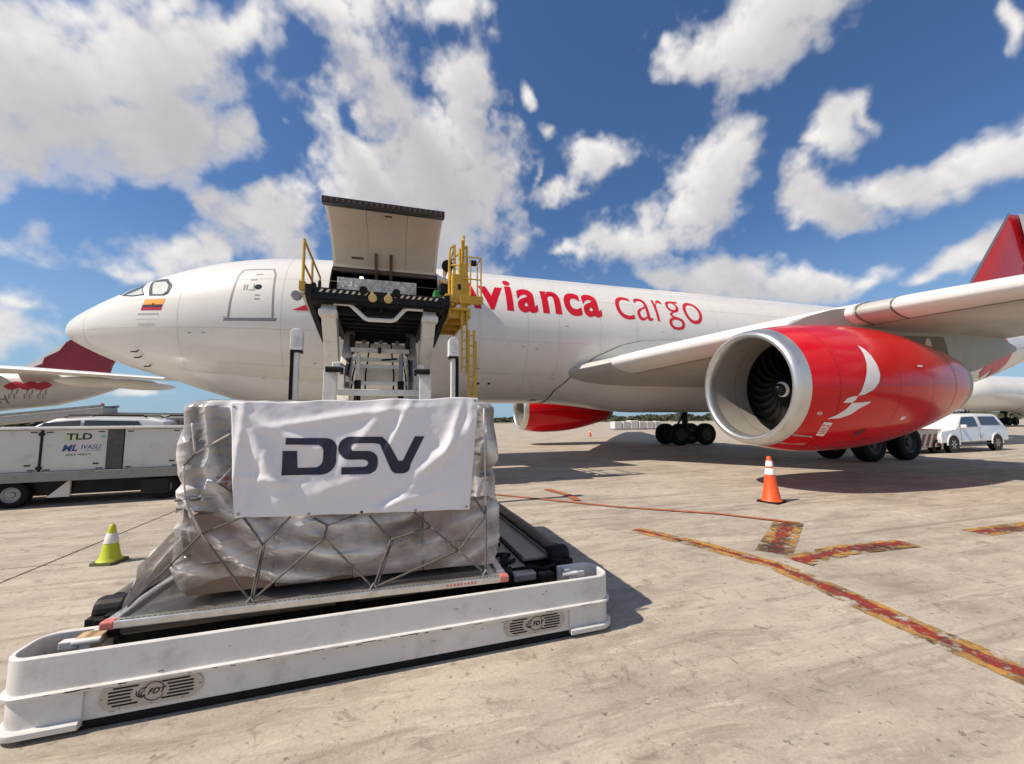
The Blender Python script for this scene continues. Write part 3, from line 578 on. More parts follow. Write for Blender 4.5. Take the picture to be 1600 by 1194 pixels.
def wing(sd):
    US=[(1-math.cos(math.pi*k/16))/2 for k in range(17)]; loop=[(u,False) for u in US[::-1]]+[(u,True) for u in US[1:]]
    E=[1.2,1.9,2.6,3.1,3.6,4.4,5.2,6,7,8,9.37,11,12.5,14,16,18,20,22,24,26,28,29.6]; mb=MB(); n=len(loop)
    vs=[wpt(e_,u,lo,0,sd) for e_ in E for u,lo in loop]
    mb.add(vs,[(i*n+j,i*n+j+1,(i+1)*n+j+1,(i+1)*n+j) for i in range(len(E)-1) for j in range(n-1)])
    w=mb.build('wing',WINGP,AC,smooth=60,world=True)
    mb=MB()                                                    # slat leading edge, a little proud
    for a,b_ in ((3.9,9.80),(10.45,15),(15.03,20),(20.03,25.5)):
        es=np.linspace(a,b_,14); lp=[(u,False) for u in (.16,.12,.08,.05,.03,.012,.003)]+[(0.0,True)]+[(u,True) for u in (.003,.012,.03,.055,.08)]; n=len(lp)
        vs=[wpt(e_,u,lo,.016,sd) for e_ in es for u,lo in lp]; mb.add(vs,[(i*n+j,i*n+j+1,(i+1)*n+j+1,(i+1)*n+j) for i in range(13) for j in range(n-1)])
    mb.build('slat',FAIR,w,smooth=True)
    for e_ in (9.85,10.42,15.015): 
        mb=MB(); lp=[(u,False) for u in (.17,.12,.08,.05,.03,.012,.003)]+[(0.0,True)]+[(u,True) for u in (.003,.012,.03,.055,.09)]
        vs=[]
        for u,lo in lp: vs+=[wpt(e_-.012,u,lo,.019,sd),wpt(e_+.012,u,lo,.019,sd)]
        mb.add(vs,[(2*i,2*i+1,2*i+3,2*i+2) for i in range(len(lp)-1)]); mb.build('slat_gap',SEAM,w)
    for u,wd,mt in ((.095,.03,SEAM),(.62,.025,SEAM),(.30,.012,LGREY)):
        mb=MB(); es=np.linspace(3.9,26,50); vs=[]
        for e_ in es: c=WI[1](e_); vs+=[wpt(e_,u-wd/c/2,True,.006,sd),wpt(e_,u+wd/c/2,True,.006,sd)]
        mb.add(vs,[(2*i,2*i+1,2*i+3,2*i+2) for i in range(49)]); mb.build('wing_seam',mt,w)
    for e_ in (5.2,6.6,12,13.5,15,17): 
        mb=MB(); vs=[]
        for u in np.linspace(.1,.62,16): vs+=[wpt(e_-.008,u,True,.006,sd),wpt(e_+.008,u,True,.006,sd)]
        mb.add(vs,[(2*i,2*i+1,2*i+3,2*i+2) for i in range(15)]); mb.build('wing_seam',LGREY,w)
    for e_,L0,r in ((7.2,3.6,.34),(12.6,4.2,.30),(16.6,3.4,.25),(20.5,2.8,.20)):      # flap track fairings
        mb=MB(); nn=16; c=WI[1](e_); p=wpt(e_,.62,True,0,sd); x0=p.x-.3
        def fp(i,k):
            f=i/(nn-1); rr=r*(4*f*(1-f))**.55*(1.0 if f<.5 else 1.0) if 0<f<1 else .004; a=2*math.pi*k/12
            return (x0+f*(c*.38+L0*.35),p.y+rr*math.cos(a),p.z-.22-.40*f+rr*1.25*math.sin(a))
        vs=[fp(i,k) for i in range(nn) for k in range(12)]; mb.add(vs,[(i*12+k,i*12+(k+1)%12,(i+1)*12+(k+1)%12,(i+1)*12+k) for i in range(nn-1) for k in range(12)])
        mb.build('flap_track_fairing',WINGP,w,smooth=True)
    mb=MB()                                                    # winglet
    a,b_=wpt(29.6,0,False,0,sd),wpt(29.6,1,False,0,sd); tpv=[a,b_,b_+Vector((1.4,sd*.45,2.3)),b_+Vector((.3,sd*.45,2.3))]
    mb.add([p+Vector((0,.04,0)) for p in tpv]+[p-Vector((0,.04,0)) for p in tpv],[(0,1,2,3),(7,6,5,4),(0,4,5,1),(1,5,6,2),(2,6,7,3),(3,7,4,0)]); mb.build('winglet',RED,w)
    return w
WP=wing(-1); WB=wing(1)
# grey root cone and landing light where the wing leaves the fairing
def glove(i,k):
    f=i/17; P=fpt(7.45+2.6*f,d2(-33+13*f),.0); r=.02+.30*f**.75; a=2*math.pi*k/14; ay=.6*r
    return (P.x+.9*f*f,P.y-.02-ay*.35+ay*math.cos(a),P.z+r*.55*math.sin(a)+.10*f)
mb=MB(); mb.add([glove(i,k) for i in range(18) for k in range(14)],[(i*14+k,i*14+(k+1)%14,(i+1)*14+(k+1)%14,(i+1)*14+k) for i in range(17) for k in range(14)])
mb.build('wing_root_fillet',FAIR,AC,smooth=True,world=True)
# ---------------- engines
EX,EZ=8.22,2.456
PXn=[0,.02,.07,.16,.3,.5,.8,1.2,1.8,2.6,3.4,4.2,5.0,5.8,6.4,6.9]; PRn=[1.27,1.32,1.365,1.40,1.435,1.47,1.52,1.57,1.61,1.62,1.585,1.50,1.36,1.19,1.04,.90]
fr_=_pchip(np.array(PXn),np.array(PRn))
def czo(x): return .035*max(0,x-1.5)*.9
def engine(Yc,main):
    E_=None
    def shell(x0,x1,n,off=0.0):
        mb=MB(); xs=list(np.linspace(x0,x1,n)); mb.lathe([(x,fr_(x)+off) for x in xs],(EX,Yc,EZ),'X',72)
        mb.v=[(x,y,z+czo(x-EX)) for x,y,z in mb.v]; return mb
    E_=shell(.32,5.362,36).build('engine',RED,AC,smooth=True,world=True); E_['label']='left red engine with white bird emblem' if main else 'far red engine seen below the belly'
    lipP=[(.32,fr_(.32)),(.16,fr_(.16)),(.07,fr_(.07)),(.02,fr_(.02)),(0,1.27),(.015,1.235),(.06,1.205),(.14,1.19),(.26,1.18)]
    MB().lathe(lipP,(EX,Yc,EZ),'X',72).build('inlet_lip',SILVER,E_,smooth=True)
    MB().lathe([(.262,1.178),(.5,1.19),(.9,1.205),(1.36,1.21)],(EX,Yc,EZ),'X',72).build('inlet_duct',DUCT,E_,smooth=True)
    MB().lathe([(.93,1.203),(.945,1.203)],(EX,Yc,EZ),'X',72).build('duct_seam',SEAM,E_)
    MB().lathe([(1.36,1.21),(1.7,1.22),(2.2,1.2)],(EX,Yc,EZ),'X',48).build('fan_case',BLACK,E_,smooth=True)
    MB().lathe([(2.2,1.2),(2.21,0)],(EX,Yc,EZ),'X',48).build('fan_backing',BLACK,E_)
    sp_=MB().lathe([(1.02,.004),(1.05,.06),(1.16,.16),(1.32,.27),(1.52,.37),(1.8,.42)],(EX,Yc,EZ),'X',32).build('spinner',BLACK,E_,smooth=True)
    mb=MB(); vs=[]; 
    for k in range(26):                                        # white comma on the spinner
        a=R_(110-250*k/25); xx=1.10+.16*k/25; rr=0; w=.05*math.sin(math.pi*min(1,(k+1)/26))**.5
        for s_ in(-1,1):
            x2=xx+s_*w*.6; r2_=float(np.interp(x2,[1.02,1.05,1.16,1.32,1.52],[.0,.06,.16,.27,.37]))+.008
            vs.append((EX+x2-.006,Yc-r2_*math.cos(a),EZ+r2_*math.sin(a)))
    mb.add(vs,[(2*i,2*i+1,2*i+3,2*i+2) for i in range(25)]); mb.build('spinner_swirl',M('white_swirl',(.8,.8,.78),.4) if main else WHITE,E_)
    mb=MB(); NR=9                                              # one fan blade, shared by all
    for i in range(NR):
        f=i/(NR-1); r=.36+.855*f; tw=R_(30+32*f); ch=.26+.14*f; sw=.22*math.sin(f*math.pi*.9)-.06*f
        for s_ in (-.5,-.17,.17,.5):
            ax_=s_*ch*math.cos(tw); ta=s_*ch*math.sin(tw)+sw; th=ta/r
            mb.v.append((ax_+.02*math.cos(s_*3),r*math.sin(th),r*math.cos(th)))
    mb.f=[(i*4+j,i*4+j+1,(i+1)*4+j+1,(i+1)*4+j) for i in range(NR-1) for j in range(3)]
    b0=mb.build('fan_blade',BLADE,E_,smooth=True,norm=False)
    for k in range(26):
        o=b0 if k==0 else b0.copy()
        if k: COL.objects.link(o)
        o.location=(EX+1.56,Yc,EZ); o.rotation_euler=(2*math.pi*k/26,0,0)
    shell(5.365,5.39,2,.001).build('cowl_seam',SEAM,E_,smooth=True)
    shell(5.395,6.55,10).build('rear_cowl',RED,E_,smooth=True)
    mb=shell(6.56,6.9,5); n0=len(mb.v); mb.lathe([(6.9,.90),(6.85,.87),(6.2,.86)],(EX,Yc,EZ+czo(6.9)),'X',72); mb.build('exhaust_nozzle',NOZ,E_,smooth=True)
    MB().lathe([(5.9,.55),(6.6,.42),(7.1,.2),(7.35,.01)],(EX,Yc,EZ+czo(6.9)),'X',32).build('exhaust_plug',NOZ,E_,smooth=True)
    MB().lathe([(6.15,.87),(6.16,0)],(EX,Yc,EZ+czo(6.9)),'X',32).build('exhaust_core',BLACK,E_)
    def ne(x,a,off=.006): r=fr_(x)+off; a=R_(a); return Vector((EX+x,Yc-r*math.cos(a),EZ+czo(x)+r*math.sin(a)))
    for x in (1.0,): ribbon('cowl_seam',[(x,a) for a in range(-85,86,5)],.014,ne,M('cowl_seam_red',(.42,.01,.015),.3) if main else RED,E_,9)
    ribbon('cowl_seam',[(.35,-2.5),(5.3,-2.5)],.5,ne,bpy.data.materials.get('cowl_seam_red') or RED,E_,.3)
    if main:
        EM=M('emblem_white',(.78,.74,.73),.3,var=.03)
        decal('bird_emblem',poly_bm([[(x,a*.028) for x,a in q] for q in [[(1.88,32.5),(1.99,28),(2.06,21.8),(2.11,12.8),(2.11,5.4),(2.04,-.8),(1.87,-6.0),(1.62,-9.6),(1.44,-10.4),(1.52,-6.5),(1.60,-1.0),(1.70,6.1),(1.80,14.5),(1.86,24)],
          [(1.44,-10.6),(1.30,-11.2),(1.16,-12.9),(1.08,-16.5),(1.31,-16.1),(1.40,-13.6)],
          [(1.31,-16.3),(1.83,-15.2),(1.80,-16.6),(1.56,-20.4),(1.37,-25.9),(1.13,-29.5),(.83,-31),(1.05,-26.2),(1.22,-20.8)]]]),lambda x,a:ne(x,a/.028,.008),EM,E_,.06)
        ribbon('emblem_ring',[(.60+.045*math.cos(a),-26.5+1.65*math.sin(a)) for a in np.linspace(0,6.283,24)[:-1]],.018,lambda x,a:ne(x,a),EM,E_,9,closed=True)
        decal('emblem_dot',poly_bm([[(.60+.018*math.cos(a),-26.5+.66*math.sin(a)) for a in np.linspace(0,6.283,10)[:-1]]]),ne,EM,E_)
        decal('warning_placard',poly_bm([[(.80,-34.1),(1.02,-34.1),(1.06,-48.5),(.86,-48.5)]]),lambda x,a:ne(x,a,.012),EM,E_,None)
        for q in [(.83,-36.5,.05,1.6),(.92,-36.5,.05,1.6),(.85,-39.5,.1,.8),(.85,-41.5,.12,.8),(.86,-43.5,.12,.8),(.88,-45.5,.12,.8)]:
            x,a,w,h=q; decal('placard_print',poly_bm([[(x,a),(x+w,a),(x+w,a-h),(x,a-h)]]),lambda x,a:ne(x,a,.010),RED,E_)
        decal('lip_patch',poly_bm([[(.33,-50.5),(.82,-50),(.92,-64),(.33,-68)]]),ne,M('bare_panel',(.40,.38,.33),.45,metal=.3),E_,None)
        decal('inspection_vent',poly_bm([[(1.92,-41),(2.15,-40),(2.08,-47),(1.85,-47)]]),ne,M('vent_dark_red',(.10,.006,.01),.5),E_)
        for k in range(7): decal('cowl_latch',poly_bm([[(1.3+.5*k,-66),(1.44+.5*k,-66),(1.44+.5*k,-67.4),(1.3+.5*k,-67.4)]]),ne,GREYM,E_,None)
        for x in (2.75,4.1): ribbon('cowl_seam',[(x,a) for a in range(-85,86,5)],.010,ne,bpy.data.materials['cowl_seam_red'],E_,9)
        decal('warning_placard',poly_bm([[(3.05,-30),(3.22,-30),(3.22,-33),(3.05,-33)],[(3.5,14),(3.72,14),(3.72,12.5),(3.5,12.5)]]),ne,EM,E_,None)
        decal('pressure_door',poly_bm([[(2.3,-52),(2.62,-52),(2.62,-60),(2.3,-60)]]),ne,bpy.data.materials['cowl_seam_red'],E_,None)
        mb=MB(); vs=[ne(1.6+.9*f,28,.0) for f in np.linspace(0,1,8)]+[ne(1.6+.9*f,28,.18*f) for f in np.linspace(0,1,8)]
    # pylon between cowl and wing
    e_=9.37; mb=MB(); top=[(9.55,4.00),(10.2,4.30),(11.0,4.52),(11.6,4.60),(13.2,4.45),(16.0,4.25),(18.3,4.12),(19.4,3.92)]; bot=[(9.55,3.96),(10.2,3.95),(11.0,3.95),(11.6,3.9),(13.2,3.75),(15.4,3.2),(16.8,3.05),(19.4,3.80)]; hw=[.03,.20,.28,.30,.30,.29,.22,.04]
    vs=[]
    for (a,b_,h_) in zip(top,bot,hw): vs+=[(a[0],Yc-h_,a[1]),(a[0],Yc+h_,a[1]),(b_[0],Yc+h_*.9,b_[1]),(b_[0],Yc-h_*.9,b_[1])]
    mb.add(vs,[(4*i+k,4*i+(k+1)%4,4*i+4+(k+1)%4,4*i+4+k) for i in range(7) for k in range(4)]+[(0,1,2,3),(31,30,29,28)])
    py_=mb.build('pylon',PYLP,AC,smooth=40,world=True)
    if main:
        decal('pylon_vent',poly_bm([disc((14.6,3.72),.13,16)]),lambda x,z:(x,Yc-.305,3.72+(z-3.72)*1.6),M('vent_ring',(.6,.57,.5),.5),py_)
        decal('pylon_recess',poly_bm([[(13.6,3.95),(15.3,4.0),(15.5,3.35),(14.8,3.30),(13.9,3.55)]]),lambda x,z:(x,Yc-.302,z),M('pylon_recess_dark',(.16,.15,.11),.6),py_)
    return E_
E1=engine(YA-9.37,True); E2=engine(YA+9.37,False)
# ---------------- tail
def fin(pts,name,mat,par,th=.28):
    mb=MB(); (x0,z0,x1,z1,x2,z2,x3,z3)=pts; N=10; vs=[]
    for f in np.linspace(0,1,7):
        xl,zl=x0+(x1-x0)*f,z0+(z1-z0)*f; xt,zt=x3+(x2-x3)*f,z3+(z2-z3)*f
        for k in range(N): u=k/(N-1); t=th*(1-.6*f)*(2.2*math.sqrt(u)*(1-u)); vs.append((xl+(xt-xl)*u,-t,zl+(zt-zl)*u))
        for k in range(N-2,0,-1): u=k/(N-1); t=th*(1-.6*f)*(2.2*math.sqrt(u)*(1-u)); vs.append((xl+(xt-xl)*u,t,zl+(zt-zl)*u))
    m=2*N-2; mb.add([(a,YA+b,c) for a,b,c in vs],[(i*m+k,i*m+(k+1)%m,(i+1)*m+(k+1)%m,(i+1)*m+k) for i in range(6) for k in range(m)]+[tuple(6*m+k for k in range(m))]); return mb.build(name,mat,par,smooth=50,world=True)
FN=fin((35.6,7.9,44.0,16.75,48.2,16.75,46.3,7.4),'tail_fin',RED,AC,.30)
def finp(x,z,off=.34): return (x,YA-off,z)
TW=M('tail_white_panel',(.74,.72,.70),.35,var=.03); TM=M('tail_maroon_panel',(.30,.02,.03),.3)
decal('fin_stripe',poly_bm([[(44.35,16.7),(48.2,16.7),(48.1,15.2),(45.4,13.2),(44.9,14.4)]]),lambda x,z:finp(x,z,.36),TW,FN)
decal('fin_panel',poly_bm([[(45.4,13.0),(47.9,15.0),(47.4,8.5),(44.9,9.0),(45.0,11)]]),lambda x,z:finp(x,z,.355),TM,FN)
ribbon('fin_leading_edge',[(35.55,7.95),(43.95,16.75)],.22,lambda x,z:finp(x,z,.05),GREYM,FN,1)
decal('tail_feather',poly_bm([[(33.6,4.3),(34.2,6.4),(35.4,6.6),(36.6,6.5),(36.9,5.6),(36.4,4.5),(35.6,4.1),(34.9,4.6),(34.4,4.0)]]),lambda x,z:fxz(x,z,.03),M('feather_red',(.50,.05,.08),.35,var=.3,scale=3),FU,.2)
def stab(sd):
    mb=MB(); N=10; vs=[]
    for f in np.linspace(0,1,5):
        xl=40.6+5.6*f; xt=46.2+2.1*f; y=YA+sd*(1.2+8.5*f); z=6.3+1.0*f
        for k in range(N): u=k/(N-1); t=.26*(1-.6*f)*(2.2*math.sqrt(u)*(1-u)); vs.append((xl+(xt-xl)*u,y,z-t))
        for k in range(N-2,0,-1): u=k/(N-1); t=.26*(1-.6*f)*(2.2*math.sqrt(u)*(1-u)); vs.append((xl+(xt-xl)*u,y,z+t))
    m=2*N-2; mb.add(vs,[(i*m+k,i*m+(k+1)%m,(i+1)*m+(k+1)%m,(i+1)*m+k) for i in range(4) for k in range(m)]+[tuple(4*m+k for k in range(m))]); mb.build('horizontal_stabilizer',FAIR,AC,smooth=50,world=True)
stab(-1); stab(1)
# ---------------- landing gear
def wheel_mb(r,w,n=36):
    mb=MB(); pr=[(-w*.5,r*.58),(-w*.5,r*.80),(-w*.46,r*.92),(-w*.36,r*.98),(-w*.24,r),(-w*.20,r*.985),(-w*.08,r*.985),(-w*.06,r),(w*.06,r),(w*.08,r*.985),(w*.20,r*.985),(w*.24,r),(w*.36,r*.98),(w*.46,r*.92),(w*.5,r*.80),(w*.5,r*.58)]
    mb.lathe(pr,(0,0,0),'Y',n); return mb
def rim_mb(r,w,n=24):
    mb=MB(); mb.lathe([(-w*.46,r*.59),(-w*.40,r*.50),(-w*.30,r*.46),(-w*.30,r*.25),(-w*.42,r*.20),(-w*.42,0.001)],(0,0,0),'Y',n); mb.lathe([(w*.46,r*.59),(w*.40,r*.50),(w*.30,r*.46),(w*.30,r*.25),(w*.42,r*.20),(w*.42,0.001)],(0,0,0),'Y',n); return mb
RIMM=M('wheel_rim',(.045,.045,.045),.55,metal=.3)
wt=None
def gear(x,y,name,main=True):
    global wt
    mb=MB()
    if main:
        mb.beam((x-1.0,y,.70),(x+1.0,y,.70),.24,.28); mb.tube([(x,y,.7),(x+.05,y,2.2)],.19,14); mb.tube([(x+.05,y,2.2),(x+.1,y,4.0)],.27,14)
        mb.tube([(x+.05,y,2.4),(x+.1,y+(2.0 if y<YA else -2.0),3.7)],.09,8); mb.beam((x-.9,y,.9),(x-.1,y,1.9),.1,.1)
        for q in (-.99,.99): mb.tube([(x+q,y-.85,.70),(x+q,y+.85,.70)],.09,8)
        mb.box((x-.25,y-.0,2.35),(.30,.9,.5))
    else:
        mb.tube([(x,y,.53),(x+.1,y,2.9)],.13,12); mb.tube([(x,y-.42,.53),(x,y+.42,.53)],.07,8); mb.tube([(x+.02,y,1.3),(x+1.2,y,2.7)],.07,8)
    gobj=mb.build(name,LBLACK,AC,smooth=40,world=True)
    if wt is None:
        wt=wheel_mb(.70,.50).build('wheel',RUB,gobj,smooth=35); ri=rim_mb(.70,.5).build('rim',RIMM,gobj,smooth=40); ri.parent=gobj
        gear.r=ri; first=True
    else: first=False
    pts=[(a,b) for a in(-.99,.99) for b in(-.70,.70)] if main else [(0,-.36),(0,.36)]
    for a,b in pts:
        if first: o,r_=wt,gear.r; first=False
        else:
            o=wt.copy(); r_=gear.r.copy(); COL.objects.link(o); COL.objects.link(r_); o.parent=gobj; r_.parent=gobj
        sc=1 if main else .75
        for q in(o,r_): q.location=(x+a,y+b,.70*sc); q.scale=(sc,sc,sc)
    return gobj
gear(18.53,YA-5.34,'main_landing_gear'); gear(18.53,YA+5.34,'main_landing_gear'); gear(-4.1,YA,'nose_landing_gear',False)
# ---------------- upward-opening cargo door
HY,HZ=YA-2.82*math.cos(d2(46.5)),ZA+2.82*math.sin(d2(46.5)); OPN=R_(-97.5)
def leaf(x,p,r=2.82):
    y,z=YA-r*math.cos(d2(p))-HY,ZA+r*math.sin(d2(p))-HZ
    return Vector((x,HY+y*math.cos(OPN)-z*math.sin(OPN),HZ+y*math.sin(OPN)+z*math.cos(OPN)))
mb=MB(); P_=np.linspace(-11.5,46.5,20)
def shellp(r0,r1,x0,x1,ps):
    nx=2; vs=[];fs=[]; n=len(ps)
    for r in (r0,r1):
        for x in (x0,x1): vs+=[leaf(x,p,r) for p in ps]
    for i in range(n-1): fs+=[(i,i+1,n+i+1,n+i),(2*n+i,3*n+i,3*n+i+1,2*n+i+1),(i,2*n+i,2*n+i+1,i+1),(n+i,n+i+1,3*n+i+1,3*n+i)]
    fs+=[(0,n,3*n,2*n),(n-1,3*n-1,4*n-1,2*n-1)]; mb.add(vs,fs)
shellp(2.84,2.72,-2.19,1.45,P_); CDR=mb.build('cargo_door',WHITE,AC,smooth=40,world=True)
mb=MB()
for x0,x1 in ((-2.10,-.98),(-.965,.30),(.315,1.36)): shellp(2.718,2.69,x0,x1,np.linspace(-8.5,44,16))
mb.build('door_liner',LINER,CDR,smooth=40)
mb=MB(); shellp(2.86,2.66,-2.21,1.47,np.linspace(-14.2,-9.4,4)); mb.build('door_sill_frame',M('door_edge_black',(.03,.028,.026),.55,var=.5,scale=9),CDR)
mb=MB()
for k in range(22): x=-2.1+3.45*k/21; mb.box(leaf(x,-14.6,2.76),(.06,.07,.09),rx=.6)
mb.build('door_latch',HINGE,CDR)
mb=MB(); shellp(2.70,2.67,-.40,-.18,np.linspace(-4.6,-3.2,3)); shellp(2.70,2.67,-1.55,-1.15,np.linspace(37.5,39,3)); mb.build('door_handle',HINGE,CDR)
mb=MB(); shellp(2.695,2.684,-.05,.22,np.linspace(10,15,3)); mb.build('liner_patch',LGREY,CDR)
mb=MB()
for x in (-.72,-.20):
    a=leaf(x,33,2.66); b_=Vector((x,YA-2.45*math.cos(d2(40)),ZA+2.45*math.sin(d2(40)))); mb.beam(a,b_,.10,.10)
mb.build('door_actuator',HINGE,CDR)
mb=MB(); mb.beam((-2.2,HY+.03,HZ-.05),(1.46,HY+.03,HZ-.05),.16,.30); mb.build('door_hinge',HINGE,AC,world=True)
# ------------------------------------------------------------------ main-deck loader (local frame: u right, v away, z up)
LO=thing('cargo_loader','white double-platform cargo loader with raised black bridge at the open cargo door','cargo loader',(-.14,3.02,0),.03)
def upath(w,r,ret,inset=0,back=.22):
    P=[]; q=r-inset
    P.append((-w+r+back,ret-inset))
    for k in range(7): a=math.pi/2+math.pi/2*k/6; P.append((-w+r+q*math.cos(a),ret-r+q*math.sin(a)))
    for k in range(9): a=math.pi+math.pi/2*k/8; P.append((-w+r+q*math.cos(a),r+q*math.sin(a)))
    for k in range(1,12): P.append((-w+r+(2*w-2*r)*k/12,inset))
    for k in range(9): a=-math.pi/2+math.pi/2*k/8; P.append((w-r+q*math.cos(a),r+q*math.sin(a)))
    for k in range(7): a=math.pi/2*k/6; P.append((w-r+q*math.cos(a),ret-r+q*math.sin(a)))
    P.append((w-r-back,ret-inset)); return P
def sweep(mb,path,prof,cap=True):   # prof: (outward offset, z)
    n=len(prof); P=[Vector((*p,0)) for p in path]; vs=[]
    for i,p in enumerate(P):
        t=(P[min(i+1,len(P)-1)]-P[max(i-1,0)]).normalized(); o=Vector((t.y,-t.x,0))
        vs+=[p+o*a+Vector((0,0,z)) for a,z in prof]
    fs=[(i*n+k,i*n+(k+1)%n,(i+1)*n+(k+1)%n,(i+1)*n+k) for i in range(len(P)-1) for k in range(n)]
    if cap: fs+=[tuple(range(n)),tuple((len(P)-1)*n+k for k in range(n))[::-1]]
    mb.add(vs,fs)
up_=upath(1.88,.12,.34)
mb=MB(); sweep(mb,up_,[(0,.245),(0,.425),(-.006,.432),(-.022,.432),(-.028,.425),(-.028,.245)]); BU=mb.build('front_bumper',BUMP,LO,smooth=35)
mb=MB(); sweep(mb,up_,[(.016,.222),(.020,.228),(.020,.240),(.014,.246),(-.03,.246),(-.03,.222)]); mb.build('bumper_ledge',BUMP,BU,smooth=35)
mb=MB(); sweep(mb,upath(1.88,.12,.34,.022),[(0,.045),(0,.223),(-.03,.223),(-.03,.045)]); mb.build('bumper_lower_panel',BUMP,BU,smooth=35)
for sd in (-1,1):
    path=[p for p in up_ if (p[0]*sd>1.50 and p[1]<.33)]
    cut_=[(sd*1.50,0)]; path=cut_+path if sd>0 else path+cut_
    mb=MB(); sweep(mb,path,[(-.004,.07),(-.004,.2215),(-.03,.2215),(-.03,.07)]); mb.build('end_panel',BUMP,BU,smooth=35)
    mb=MB(); sweep(mb,path,[(.022,.030),(.026,.036),(.026,.062),(.018,.071),(-.03,.071),(-.03,.030)]); mb.build('end_flange',BUMP,BU,smooth=35)
    MB().box((sd*1.78,.30,.255),(.15,.3,.012)).build('bumper_floor',LBLACK,BU)
mb=MB(); sweep(mb,upath(1.86,.12,.36,.02),[(0,.004),(0,.05),(-.02,.05),(-.02,.004)]); mb.build('rubber_skirt',RUB,BU)
mb=MB(); 
for k in range(34): mb.box((random.uniform(-1.7,1.7),-.0205,random.uniform(.227,.239)),(random.uniform(.01,.09),.002,random.uniform(.002,.006)))
for k in range(40): mb.box((random.uniform(-1.7,1.7),random.choice([-.0008,.0212]),random.uniform(.07,.42)),(random.uniform(.004,.03),.002,random.uniform(.001,.004)))
kind(mb.build('paint_chip',SEAM,BU),'stuff')
# ventilation grilles with maker's mark
GRI=M('grille_plate',(.46,.42,.385),.42,metal=.35,var=.08,scale=8)
def stadium(cx,cz,w,h,n=12): r=h/2; return [(cx+w/2-r+r*math.cos(a),cz+r*math.sin(a)) for a in np.linspace(-math.pi/2,math.pi/2,n)]+[(cx-w/2+r+r*math.cos(a),cz+r*math.sin(a)) for a in np.linspace(math.pi/2,3*math.pi/2,n)]
for cx in (-1.185,1.21):
    cz=.148; y0=.020; g=MB().prism(stadium(cx,cz,.50,.142),lambda x,z:(x,y0+.01,z),lambda x,z:(x,y0-.008,z)).build('vent_grille',GRI,BU)
    for k in range(6):
        z=cz+.046-.0184*k; half=.185 if k in(0,5) else .205
        inn=.045 if k in (0,5) else (.072 if k in(1,4) else .080)
        for sg in(-1,1):
            i2=inn+(.02 if sg<0 else 0)
            MB().prism(stadium(cx+sg*(i2+half)/2,z,half-i2,.0085,5),lambda x,z:(x,y0-.0085,z),lambda x,z:(x,y0-.0105,z)).build('vent_slot',BLACK,g)
    def arc(c,r,a0,a1,w,y,nm,mt,sxx=1):
        return ribbon(nm,[(c[0]+sxx*r*math.cos(R_(a)),c[1]+r*math.sin(R_(a))) for a in np.linspace(a0,a1,30)],w,lambda x,z:(x,y,z),mt,g,9)
    arc((cx+.01,cz),.050,20,160,.004,y0-.011,'emblem_ring',BLACK); arc((cx+.01,cz),.050,205,335,.004,y0-.011,'emblem_ring',BLACK)
    arc((cx-.052,cz+.002),.022,150,330,.005,y0-.0115,'emblem_swirl',BLACK); arc((cx-.036,cz),.026,70,260,.005,y0-.0119,'emblem_swirl',BLACK); arc((cx-.038,cz-.004),.013,60,300,.004,y0-.0123,'emblem_swirl',BLACK)
    decal('maker_letters',text_bm('FDT',.02,(cx-.014,cz-.014,cx+.066,cz+.016),.0),lambda x,z:(x+(z-cz)*.35,y0-.0118,z),BLACK,g)
    for (a,b_) in ((-.235,0),(.235,0),(-.15,.062),(0,.064),(.15,.062),(-.15,-.062),(0,-.064),(.15,-.062)): MB().prism(disc((cx+a,cz+b_),.005,8),lambda x,z:(x,y0-.008,z),lambda x,z:(x,y0-.011,z)).build('grille_screw',GREYM,g)
# platform
MB().box((0,3.7,.215),(3.30,6.3,.33)).build('platform_chassis',LBLACK,LO)
for k in range(6): 
    dp=MB().box((0,.86+1.02*k,.392),(2.62,.98,.02)).build('deck_plate',LDECK,LO,bevel=.004) if k==0 else dup(dp,LO,(0,1.02*k,0))
def castor():
    mb=MB(); mb.tube([(.115*math.cos(a),.115*math.sin(a),.413) for a in np.linspace(.6,5.6,14)],.021,6); mb.box((-.09,0,.412),(.05,.10,.02)); mb.lathe([(-.03,.0),(-.03,.04),(.03,.04),(.03,0)],(.02,0,.405),'X',12); return mb
c0=None
for k in range(11):
    for u in (-1.16,1.16):
        if c0 is None: c0=castor().build('castor',LBLACK,LO); o=c0
        else: o=dup(c0,LO)
        o.location=(u,.72+.5*k,0)
for u in (-.35,.35):
    for k in range(6):
        o=dup(c0,LO); o.location=(u,.85+1.0*k,0)
roll=None
for (a,b_,v) in ((-1.50,-.20,.30),(-.10,1.08,.30),(-1.50,1.10,.50)):
    MB().tube([(a,v,.425),(b_,v,.425)],.052,20).build('front_roller',TUBEM,LO,smooth=40)
    for e_ in (a,b_): MB().tube([(e_-.03,v,.425),(e_+.03,v,.425)],.058,16).build('roller_end',RUB,LO,smooth=40)
MB().box((-.15,.30,.39),(.09,.12,.1)).build('roller_bracket',LBLACK,LO)
